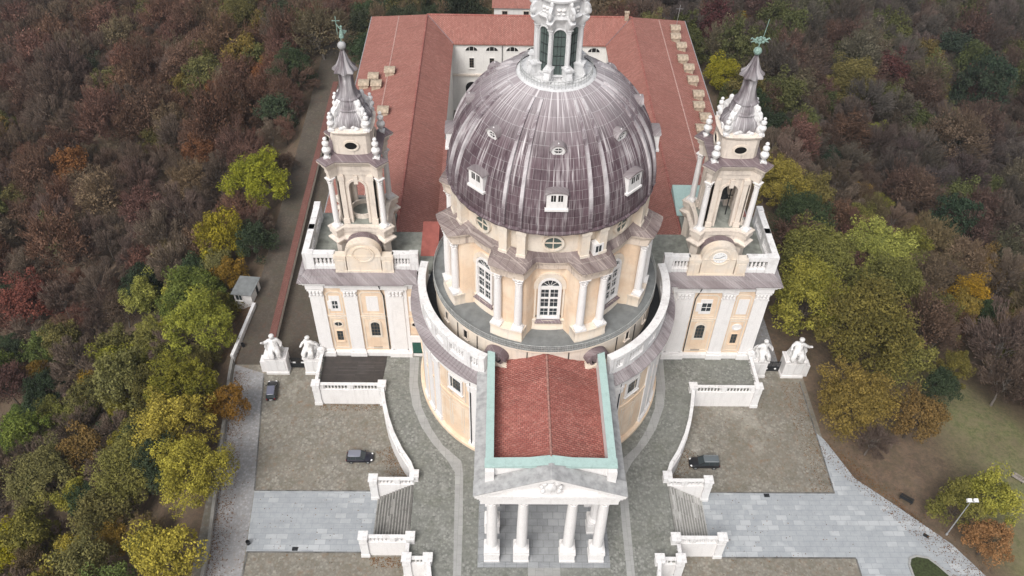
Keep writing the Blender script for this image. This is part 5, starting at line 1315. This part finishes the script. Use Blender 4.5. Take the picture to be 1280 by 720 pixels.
# ================================================================== TREES
def leaf_mesh(name, V, F4, tint, mat):
    me = bpy.data.meshes.new(name); n = len(F4)
    me.vertices.add(len(V)); me.vertices.foreach_set('co', np.ascontiguousarray(V, np.float32).ravel())
    k = F4.shape[1]
    me.loops.add(n*k); me.loops.foreach_set('vertex_index', F4.astype(np.int32).ravel())
    me.polygons.add(n); me.polygons.foreach_set('loop_start', np.arange(0, n*k, k, dtype=np.int32))
    try: me.polygons.foreach_set('loop_total', np.full(n, k, np.int32))
    except Exception: pass
    ca = me.color_attributes.new('tint', 'FLOAT_COLOR', 'POINT')
    if tint.ndim == 1: tint = np.stack([tint, tint, tint], -1)
    c = np.ones((len(V), 4), np.float32); c[:, :3] = np.repeat(tint, len(V)//n, 0); ca.data.foreach_set('color', c.ravel())
    me.materials.append(mat); me.update(calc_edges=True); return me
def unit(r, n):
    v = r.normal(size=(n, 3)); return v/np.linalg.norm(v, axis=1)[:, None]
def clumps(r, nc, R, zc, hz):
    """uneven crown: clump centres in a lumpy ellipsoid, more towards the outside"""
    d = unit(r, nc); d[:, 2] = np.where(d[:, 2] < -.55, -d[:, 2], d[:, 2])
    q = r.uniform(.45, 1., nc)**.6
    lob = 1+.22*np.sin(3*np.arctan2(d[:, 1], d[:, 0])+r.uniform(0, 6))+.12*r.normal(size=nc)
    c = d*(q*lob)[:, None]*np.array([R*.80, R*.80, hz*.82]); c[:, 2] += zc
    return c
def leafy(seed, R, hz, zc, nc, per, size, cr=1.25):
    r = np.random.default_rng(seed); C = clumps(r, nc, R, zc, hz)
    n = nc*per; cid = np.repeat(np.arange(nc), per); rad = r.uniform(.55, 1.4, nc)*cr
    d = unit(r, n); p = C[cid]+d*(rad[cid]*r.uniform(.35, 1.12, n)**.6)[:, None]*np.array([1, 1, .8])
    nrm = d*.6+unit(r, n)*.8+np.array([0, 0, .35]); nrm /= np.linalg.norm(nrm, axis=1)[:, None]
    a = np.cross(nrm, unit(r, n)); a /= np.linalg.norm(a, axis=1)[:, None]; b = np.cross(nrm, a)
    s = size*r.uniform(.55, 1.35, n)[:, None]
    V = np.stack([p-a*s, p-b*s*.55, p+a*s, p+b*s*.55], 1).reshape(-1, 3)
    F = np.arange(n*4).reshape(-1, 4)
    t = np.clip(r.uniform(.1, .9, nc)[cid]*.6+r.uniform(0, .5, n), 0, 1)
    return V, F, t
def twiggy(seed, R, hz, zc, n, base, leafn=500):
    """fuzzy crown of fine twigs gathered in boughs, plus a few last leaves"""
    r = np.random.default_rng(seed); d = unit(r, n); d[:, 2] = np.abs(d[:, 2])*1.15-.22
    q = r.uniform(.12, 1., n)**.42; nb = 34; B = unit(r, nb); B[:, 2] = np.abs(B[:, 2])*1.1-.15; k = np.argmax(d@B.T, 1)
    lob = (1+.16*r.normal(size=nb))[k]; pull = .42; d = d*(1-pull)+B[k]*pull
    p = d*(q*lob)[:, None]*np.array([R, R, hz])*1.08; p[:, 2] += zc
    dr = d*.9+unit(r, n)*.5+np.array([0, 0, .5]); dr /= np.linalg.norm(dr, axis=1)[:, None]
    L = r.uniform(.35, .95, n)[:, None]; w = r.uniform(.025, .06, n)[:, None]
    a = np.cross(dr, unit(r, n)); a /= np.linalg.norm(a, axis=1)[:, None]
    V = np.stack([p-dr*L*.5-a*w, p-dr*L*.5+a*w, p+dr*L*.5+a*w*.4, p+dr*L*.5-a*w*.4], 1)
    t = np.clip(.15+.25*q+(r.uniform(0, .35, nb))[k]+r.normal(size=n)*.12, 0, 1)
    m = leafn; i = r.integers(0, n, m); pl = p[i]+r.normal(size=(m, 3))*.3; nn = unit(r, m); e = np.cross(nn, unit(r, m)); e /= np.linalg.norm(e, axis=1)[:, None]; f = np.cross(nn, e); sz = r.uniform(.10, .2, m)[:, None]
    V = np.concatenate([V, np.stack([pl-e*sz, pl-f*sz*.6, pl+e*sz, pl+f*sz*.6], 1)]).reshape(-1, 3); t = np.concatenate([t, r.uniform(.4, .9, m)])
    return V, np.arange(len(V)).reshape(-1, 4), t
def trunk_mesh(seed, H, R, zc, r0, mat, levels=3, name='trunk'):
    r = random.Random(seed); m = M()
    def grow(p, d, L, rad, lv):
        p = Vector(p); d = Vector(d).normalized(); pts = [p]; n = 3
        for i in range(n):
            d = (d+Vector((r.uniform(-.22, .22), r.uniform(-.22, .22), r.uniform(-.05, .18)))).normalized(); p = p+d*L/n; pts.append(p)
        m.tube(pts, [rad*(1-.45*i/n) for i in range(n+1)], 7 if lv == 0 else (5 if lv == 1 else 3))
        if lv < levels:
            k = (5 if lv == 0 else 4)
            for i in range(k):
                a = 2*pi*(i+r.random()*.7)/k; out = Vector((cos(a), sin(a), r.uniform(.35, .95)))
                q = pts[-1] if i < 2 or lv == 0 else pts[r.choice((1, 2))]
                grow(q, (d*.55+out*.75), L*r.uniform(.62, .85)*(1.0 if lv else .9), rad*.5, lv+1)
    grow((0, 0, -.6), (0, 0, 1), H*.36, r0, 0)
    return m.mesh(name, mat)
PR = {}; TR = {}
R0 = 5.0
sd = 100
for sp in LEAF:
    PR[sp] = []; TR[sp] = []
    for v in range(2):
        sd += 7
        if sp == 'bare':
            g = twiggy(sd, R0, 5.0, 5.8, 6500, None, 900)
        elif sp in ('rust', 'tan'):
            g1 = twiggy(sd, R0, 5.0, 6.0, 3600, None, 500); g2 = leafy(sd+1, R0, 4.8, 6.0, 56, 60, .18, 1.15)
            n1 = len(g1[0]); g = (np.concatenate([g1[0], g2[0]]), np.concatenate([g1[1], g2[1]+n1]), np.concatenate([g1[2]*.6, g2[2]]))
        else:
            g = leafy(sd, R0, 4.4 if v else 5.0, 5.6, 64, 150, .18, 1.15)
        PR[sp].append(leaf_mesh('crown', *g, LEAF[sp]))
        TR[sp].append(trunk_mesh(sd+3, 10.5 if sp == 'bare' else 9.5, R0, 6, .26, M_barkg if sp in ('bare', 'tan') else M_bark, 3))
BIG = {}
for sp in ('lime', 'yellowgreen', 'yellow', 'olive', 'green', 'gold', 'dark'):
    sd += 7; q = 7.5/R0
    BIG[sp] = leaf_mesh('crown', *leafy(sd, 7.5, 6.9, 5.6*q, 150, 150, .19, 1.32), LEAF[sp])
LOOK = {'lime': 'tree with bright lime yellow leaves', 'yellowgreen': 'tree with yellow green leaves', 'yellow': 'tree with strong yellow leaves', 'gold': 'tree with golden brown leaves',
        'orange': 'tree with orange leaves', 'red': 'tree with dark red leaves', 'rust': 'half bare tree with rusty brown leaves', 'olive': 'tree with olive green leaves', 'green': 'tree with fresh green leaves',
        'dark': 'dark evergreen tree', 'tan': 'thin tree with pale tan leaves', 'bare': 'bare grey brown tree without leaves'}
NAME = {'dark': 'evergreen_tree', 'bare': 'bare_tree'}
def tree(x, y, R, sp, label, group=None):
    z = float(ground(x, y)); k = R/R0; v = rng.randrange(2)
    t = thing(NAME.get(sp, 'autumn_tree'), label, 'tree', (x, y, z), rng.uniform(0, 360), group)
    kz = k*rng.uniform(.92, 1.12) if group is None else k*rng.uniform(.95, 1.5); t.scale = (k, k, kz)
    if R > 5.8 and sp in BIG: put('crown', BIG[sp], t, sc=R0/7.5)
    else: put('crown', PR[sp][v], t)
    put('trunk', TR[sp][v], t)
    return t
SPEC = [(-56.6, 52.2, 7.3, 'lime', 'big bright yellow tree beside the left road, level with the left bell tower'), (-78.8, 80.2, 5.0, 'orange', 'orange red tree left of the big bright yellow tree'), (-73.8, 107.2, 5.4, 'rust', 'reddish brown tree near the top of the left wood, beside the evergreens'),
 (-58.3, 99.7, 6.3, 'dark', 'upper of two dark evergreens beside the left road, near the top of the photo'), (-59.5, 83.6, 5.2, 'dark', 'lower of two dark evergreens beside the left road'), (-63.3, 22.6, 7.1, 'green', 'large fresh green tree standing left of the white booth'),
 (-58.0, 12.2, 6.7, 'yellowgreen', 'yellow green tree below the white booth, behind the coped wall'), (-78.8, 18.7, 5.4, 'olive', 'rounded olive tree deeper in the left wood, left of the booth'), (-58.0, -2.2, 6.4, 'yellowgreen', 'yellow green tree leaning over the grey wall beside the parked black car'),
 (-56.6, -10.5, 6.7, 'yellow', 'bright yellow tree in the middle of the row along the left forecourt wall'), (-77.5, -4.1, 5.3, 'gold', 'golden tree at the back of the row, farthest left of the yellow trees'), (-61.9, -15.2, 6.5, 'olive', 'olive tree behind the lowest big yellow tree on the left'),
 (-50.3, -19.8, 6.0, 'yellow', 'yellow tree overhanging the grey wall beside the left paving'), (-49.5, -5.1, 3.7, 'orange', 'small orange tree overhanging the cobbles at the left forecourt wall'), (-50.6, -32.3, 5.4, 'yellow', 'yellow tree at the bottom edge of the photo, beside the left wall'),
 (-84.0, -21.4, 5.5, 'yellow', 'yellow tree in the bottom left corner of the photo'), (-109.1, 41.4, 7.0, 'red', 'dark red tree at the left edge of the photo'), (-82.0, -9.1, 6.6, 'olive', 'dark olive tree near the bottom left corner, above the yellow one'),
 (-57.2, 28.0, 3.8, 'gold', 'small golden tree beside the road just above the booth'), (-79.8, 7.7, 5.6, 'olive', 'olive tree left of the yellow row, below the rounded olive one'), (-65.2, -22.2, 5.5, 'olive', 'olive tree at the bottom of the left wood, between two yellow trees'),
 (-52.3, 109.8, 7.4, 'tan', 'pale tan thinning tree at the top of the left road'), (-81.7, 139.6, 7.6, 'olive', 'olive tree at the very top of the left wood'),
 (48.6, 97.3, 5.0, 'yellowgreen', 'yellow green tree beside the back of the right convent wing'), (52.5, 52.1, 6.4, 'yellow', 'yellow tree just right of the right bell tower'), (53.4, 41.2, 6.4, 'dark', 'dark green tree below the yellow one at the right bell tower'),
 (52.6, 26.1, 8.2, 'olive', 'large round olive tree right of the right tower balustrade'), (67.0, 33.5, 7.5, 'lime', 'pale lime tree at the back of the clump right of the church'), (48.0, 15.0, 7.7, 'yellowgreen', 'yellow green tree closest to the right tower block, above the gate'),
 (54.5, 7.8, 9.6, 'olive', 'largest olive tree in the middle of the clump right of the church'), (64.7, 20.7, 7.4, 'olive', 'olive tree on the outer side of the clump right of the church'), (49.6, -6.1, 6.6, 'gold', 'golden tree at the corner of the right gravel forecourt'),
 (59.4, -7.9, 4.8, 'gold', 'smaller brown gold tree to the right of the golden corner tree'), (67.8, .8, 3.3, 'dark', 'small dark green bush alone on the right grass slope'), (60.7, -22.9, 4.2, 'lime', 'left half of the lime yellow pair behind the lamp post'), (65.2, -22.0, 4.7, 'lime', 'right half of the lime yellow pair behind the lamp post'),
 (63.2, -28.2, 3.6, 'orange', 'orange bush below the lime yellow pair, beside the right path'), (80.5, 88.9, 5.7, 'rust', 'rusty tree in the right wood, level with the right bell tower top'), (77.5, 79.2, 3.8, 'red', 'small red tree just below the rusty one in the right wood'),
 (87.4, 111.8, 8.1, 'olive', 'large olive tree high in the right wood'), (107.7, 88.6, 7.8, 'tan', 'broad tan tree in the middle of the right wood'), (89.0, 26.0, 2.0, 'yellow', 'tiny yellow tree at the foot of the right slope'), (96.8, 26.9, 2.4, 'orange', 'tiny orange tree at the right edge of the photo, beside the tiny yellow one'),
 (67.8, 155.8, 4.0, 'gold', 'small golden tree far up, above the top of the right bell tower'), (90.5, 96.2, 4.1, 'lime', 'pale lime tree right of the rusty tree in the right wood'), (61.9, 5.0, 5.6, 'olive', 'olive tree above the small dark bush, at the foot of the clump'),
 (-41.1, 106.8, 4.7, 'dark', 'evergreen at the back left corner of the convent, nearer the road'), (-42.9, 131.6, 5.7, 'dark', 'evergreen behind the back left corner of the convent, farther back'), (-37.0, 153.0, 5.1, 'dark', 'evergreen at the top of the photo, left of the small house'), (-22.6, 153.5, 5.1, 'tan', 'tan tree at the top of the photo behind the convent'), (-14.5, 155.6, 4.6, 'dark', 'evergreen at the top of the photo next to the small house'),
 (31.5, 159.1, 6.8, 'olive', 'olive tree at the top of the photo, right of the lantern'), (82.6, 9.5, 6.5, 'bare', 'bare tree at the upper edge of the right grass slope'), (79.0, 1.5, 4.6, 'bare', 'lower bare tree on the right grass slope, near the photo edge'), (51.9, -11.2, 3.0, 'bare', 'bare purplish shrub below the golden corner tree')]
for a in SPEC: tree(*a)

# scattered wood: rejection-sampled in the world, near trees as individuals, the far rest as one mass
RC = np.array(_r); UC = np.array(_u); FC = np.array(_f)
def project(x, y, z):
    d = np.stack([x-CX, y-CY, z-CZ], -1); w = d@FC
    return 640+FPX*(d@RC)/w, 360-FPX*(d@UC)/w, np.linalg.norm(d, axis=-1), w
g = np.random.default_rng(11)
step = 6.0
sx, sy = np.meshgrid(np.arange(-340, 340, step), np.arange(-60, 460, step))
px = (sx+g.uniform(-.42, .42, sx.shape)*step).ravel(); py = (sy+g.uniform(-.42, .42, sy.shape)*step).ravel()
pz = ground(px, py); u, v, dist, w = project(px, py, pz+6)
ok = (w > 1) & (u > -130) & (u < 1410) & (v > -110) & (v < 800)
inside = (px > np.where(py > 26, -52.9, -53.5)) & (px < 47.5) & (py > -90) & (py < 103)
inside |= (px > np.where(py > 26, -53.4, -54.5)) & (px < -45) & (py < 132) & (py > -90)
inside |= (px > -52) & (px < 46) & (py < 108)
inside |= (np.abs(px+2) < 12) & (py > 100) & (py < 126)
inside |= (px < -46.5) & (px > -49.5+0*py) & (py < -18)
inside |= (px > 40) & (px < 112) & (py < 14-(px-62)*1.0) & (py > -90)
inside |= (px > 44) & (px < 66) & (py < 12)
inside |= (px < 0) & (py < 26) & (px > -54+.14*np.clip(-py, 0, 60)) 
inside &= ~((px < 46) & (px > -45) & (py > 128))
ok &= ~inside
for a in SPEC: ok &= np.hypot(px-a[0], py-a[1]) > a[2]*.72
px, py, pz, dist = px[ok], py[ok], pz[ok], dist[ok]
o = np.argsort(dist); px, py, pz, dist = px[o], py[o], pz[o], dist[o]
def species(x, y):
    q = (.5+.5*(.55*sin(x*.061+y*.043+1.1)+.45*sin(x*.037-y*.071+.6)))*.62+.38*g.random(); q = min(.999, max(0, (q-.5)*1.35+.5)); q = (q*2.37) % 1.0 if False else q
    if g.random() < .45: q = g.random()
    if x < 0 and y > 100 and x > -45: tb = [('dark', .5), ('tan', .2), ('olive', .3)]
    elif x < -45:
        lowz = y < 40
        near = x > -85
        if lowz and near: tb = [('olive', .28), ('dark', .11), ('yellowgreen', .17), ('bare', .17), ('gold', .12), ('tan', .07), ('yellow', .04), ('green', .04)]
        elif lowz: tb = [('olive', .36), ('bare', .34), ('dark', .1), ('rust', .1), ('gold', .05), ('green', .05)]
        else: tb = [('bare', .42), ('tan', .09), ('rust', .30), ('orange', .03), ('olive', .09), ('gold', .03), ('dark', .04)]
    else: tb = [('bare', .46), ('rust', .16), ('tan', .10), ('olive', .18), ('dark', .06), ('red', .02), ('gold', .02)]
    for s, p in tb:
        q -= p
        if q < 0: return s
    return 'bare'
N_IND = 300-len(SPEC)
def zone(x, y):
    if y > 125 and -60 < x < 60: return 'behind the convent'
    return 'in the wood on the left slope' if x < 0 else 'in the wood on the right slope'
cnt = {}
for i in range(min(N_IND, len(px))):
    s = species(px[i], py[i]); z = zone(px[i], py[i])
    R_ = g.choice([g.uniform(2.4, 3.8), g.uniform(3.6, 5.6)])*(.9 if s == 'bare' else 1.)
    lb = LOOK[s]+' '+z
    tree(px[i], py[i], R_, s, lb, lb+' (many alike)' if False else 'group: '+lb)
print('TREES individual', N_IND, 'mass', len(px)-N_IND)
COLS = {'lime': ((0.1, 0.115, 0.022), (0.36, 0.35, 0.06)), 'yellowgreen': ((0.085, 0.105, 0.02), (0.27, 0.26, 0.05)), 'yellow': ((0.13, 0.12, 0.02), (0.42, 0.36, 0.045)), 'gold': ((0.1, 0.078, 0.025), (0.26, 0.18, 0.05)), 'orange': ((0.12, 0.055, 0.025), (0.28, 0.12, 0.045)), 'red': ((0.08, 0.03, 0.028), (0.18, 0.06, 0.05)), 'rust': ((0.09, 0.052, 0.039), (0.215, 0.118, 0.084)), 'olive': ((0.055, 0.057, 0.022), (0.17, 0.155, 0.055)), 'green': ((0.05, 0.08, 0.02), (0.18, 0.2, 0.06)), 'dark': ((0.02, 0.033, 0.02), (0.065, 0.08, 0.045)), 'tan': ((0.1, 0.075, 0.05), (0.22, 0.165, 0.105)), 'bare': ((0.082, 0.058, 0.045), (0.185, 0.133, 0.104))}
# the far wood as one object: points that carry tree crowns
src = bpy.data.collections.new('crown_source')
tm = NT('distant_leaves'); a1 = tm.n('ShaderNodeAttribute'); a1.attribute_name = 'tint'
a2 = tm.n('ShaderNodeAttribute'); a2.attribute_name = 'dark_col'; a2.attribute_type = 'INSTANCER'
a3 = tm.n('ShaderNodeAttribute'); a3.attribute_name = 'light_col'; a3.attribute_type = 'INSTANCER'
sp_ = tm.n('ShaderNodeSeparateColor'); tm.l(a1.outputs['Color'], sp_.inputs[0]); tm.b.inputs['Specular IOR Level'].default_value = .1
M_far = tm.fin(tm.mix(sp_.outputs[0], a2.outputs['Color'], a3.outputs['Color']), .85)
kinds = []
for k in range(3): kinds.append(('twig', twiggy(900+k, 5.0, 5.0, 5.8, 5200, None, 900)))
for k in range(3): kinds.append(('leaf', leafy(950+k, 5.0, 4.8, 5.6, 70, 85, .22, 1.15)))
for k in range(2):
    g1 = twiggy(970+k, 5.0, 5.0, 5.9, 3200, None, 500); g2 = leafy(980+k, 5.0, 4.8, 6.0, 56, 50, .19, 1.15); n1 = len(g1[0])
    kinds.append(('mixed', (np.concatenate([g1[0], g2[0]]), np.concatenate([g1[1], g2[1]+n1]), np.concatenate([g1[2]*.6, g2[2]]))))
for k, (nm, gg) in enumerate(kinds):
    src.objects.link(bpy.data.objects.new('crown_source.%03d' % k, leaf_mesh('far_crown', *gg, M_far)))
KIND = {'bare': (0, 1, 2), 'rust': (6, 7), 'tan': (6, 7)}
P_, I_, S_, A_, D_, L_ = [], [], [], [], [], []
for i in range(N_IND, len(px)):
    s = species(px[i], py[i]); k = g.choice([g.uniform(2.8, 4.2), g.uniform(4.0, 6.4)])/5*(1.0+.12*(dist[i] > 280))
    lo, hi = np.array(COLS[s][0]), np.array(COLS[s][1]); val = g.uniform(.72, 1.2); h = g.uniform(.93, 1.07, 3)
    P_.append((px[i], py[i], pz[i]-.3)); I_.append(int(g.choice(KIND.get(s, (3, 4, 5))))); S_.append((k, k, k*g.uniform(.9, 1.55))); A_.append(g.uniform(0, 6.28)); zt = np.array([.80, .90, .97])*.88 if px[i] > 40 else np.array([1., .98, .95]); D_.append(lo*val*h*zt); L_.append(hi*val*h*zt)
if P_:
    me = bpy.data.meshes.new('distant_woodland'); me.from_pydata(P_, [], [])
    def attr(n, ty, data, key):
        at = me.attributes.new(n, ty, 'POINT'); at.data.foreach_set(key, np.asarray(data, np.float32 if ty != 'INT' else np.int32).ravel())
    attr('pick', 'INT', I_, 'value'); attr('size', 'FLOAT_VECTOR', S_, 'vector'); attr('turn', 'FLOAT', A_, 'value')
    attr('dark_col', 'FLOAT_VECTOR', D_, 'vector'); attr('light_col', 'FLOAT_VECTOR', L_, 'vector')
    wd = tag(put('distant_woodland', me), 'far part of the autumn wood covering the slopes on both sides', 'woodland', None, 'stuff')
    ng = bpy.data.node_groups.new('woodland', 'GeometryNodeTree')
    ng.interface.new_socket('Geometry', in_out='INPUT', socket_type='NodeSocketGeometry'); ng.interface.new_socket('Geometry', in_out='OUTPUT', socket_type='NodeSocketGeometry')
    gi, go = ng.nodes.new('NodeGroupInput'), ng.nodes.new('NodeGroupOutput')
    ip = ng.nodes.new('GeometryNodeInstanceOnPoints'); ci = ng.nodes.new('GeometryNodeCollectionInfo')
    ci.inputs[0].default_value = src; ci.inputs['Separate Children'].default_value = True; ci.inputs['Reset Children'].default_value = True
    def na(n, ty):
        q = ng.nodes.new('GeometryNodeInputNamedAttribute'); q.data_type = ty; q.inputs[0].default_value = n
        return [o for o in q.outputs if o.enabled and o.name == 'Attribute'][0]
    cx_ = ng.nodes.new('ShaderNodeCombineXYZ'); ng.links.new(na('turn', 'FLOAT'), cx_.inputs[2])
    er = ng.nodes.new('FunctionNodeEulerToRotation'); ng.links.new(cx_.outputs[0], er.inputs[0])
    ng.links.new(gi.outputs[0], ip.inputs['Points']); ng.links.new(ci.outputs[0], ip.inputs['Instance']); ip.inputs['Pick Instance'].default_value = True
    ng.links.new(na('pick', 'INT'), ip.inputs['Instance Index']); ng.links.new(er.outputs[0], ip.inputs['Rotation']); ng.links.new(na('size', 'FLOAT_VECTOR'), ip.inputs['Scale'])
    ng.links.new(ip.outputs[0], go.inputs[0])
    wd.modifiers.new('woodland', 'NODES').node_group = ng

# fallen leaves along the edges
r = np.random.default_rng(5); Q = []
def litter(n, fx): 
    for _ in range(n): Q.append(fx())
def band_(p, q, w, k=1.5):
    p = np.array(p); q = np.array(q); nrm = np.array([-(q-p)[1], (q-p)[0]]); nrm = nrm/np.linalg.norm(nrm)
    return lambda: tuple(p+(q-p)*r.random()+nrm*w*r.random()**k)
litter(1500, band_((-51.4, 5), (-47.2, -30), 2.6)); litter(900, band_((-47.2, -30), (-46, -60), 2.6)); litter(500, band_((-52, 8), (-51.5, 22), 2.5))
litter(650, band_((45.1, -18), (45.2, 3.5), 3.4)); litter(1200, band_((46.3, -8.5), (63, -31.6), -3.2)); litter(160, band_((46.3, -8.5), (63, -31.6), 2.0, 1.6))
litter(500, band_((-19.4, -17.5), (-23.2, -10), 2.6)); litter(260, band_((19.4, -17.5), (23.2, -10), -2.4)); litter(260, band_((-36, -2), (-25, -2), -1.2)); litter(1500, lambda: (r.uniform(-46, 46), r.uniform(-40, 4)))
litter(260, band_((-19.2, -29.2), (-24.5, -29.2), 1.6)); litter(200, band_((55, -29.4), (60, -34), 1.0))
V = []; T = []
for (x, y) in Q:
    if -18.8 < x < 18.8: continue
    z = ZF+.03+.03*r.random()+(0 if x < 46 else .02); a = r.uniform(0, 6.28); q = r.uniform(.05, .13); c_, s_ = cos(a)*q, sin(a)*q; tl = r.uniform(-.03, .03)
    V += [(x-c_, y-s_, z), (x+s_*.6, y-c_*.6, z+tl), (x+c_, y+s_, z), (x-s_*.6, y+c_*.6, z-tl*.3)]; T.append(r.random())
me = leaf_mesh('fallen_leaves', np.array(V), np.arange(len(V)).reshape(-1, 4), np.array(T), m_leaf('fallen_leaf', (.12, .06, .03), (.30, .15, .05)))
tag(put('fallen_leaves', me), 'brown and orange fallen leaves along the edges of the forecourt', 'leaves', None, 'stuff')
zmin = float(GZ.min())-1.0
m = M(); m.box(-3000, 3000, -3000, 3000, zmin, 116.0)
hm = bpy.data.materials.new('haze'); hm.use_nodes = True; ht = hm.node_tree; ht.nodes.clear()
ho = ht.nodes.new('ShaderNodeOutputMaterial'); hv = ht.nodes.new('ShaderNodeVolumePrincipled')
hv.inputs['Color'].default_value = (.80, .86, .94, 1); hv.inputs['Density'].default_value = .0001
ht.links.new(hv.outputs[0], ho.inputs['Volume'])
hz = m.build('haze', hm); hz['kind'] = 'stuff'
scene.cycles.max_bounces = 5
scene.cycles.diffuse_bounces = 3
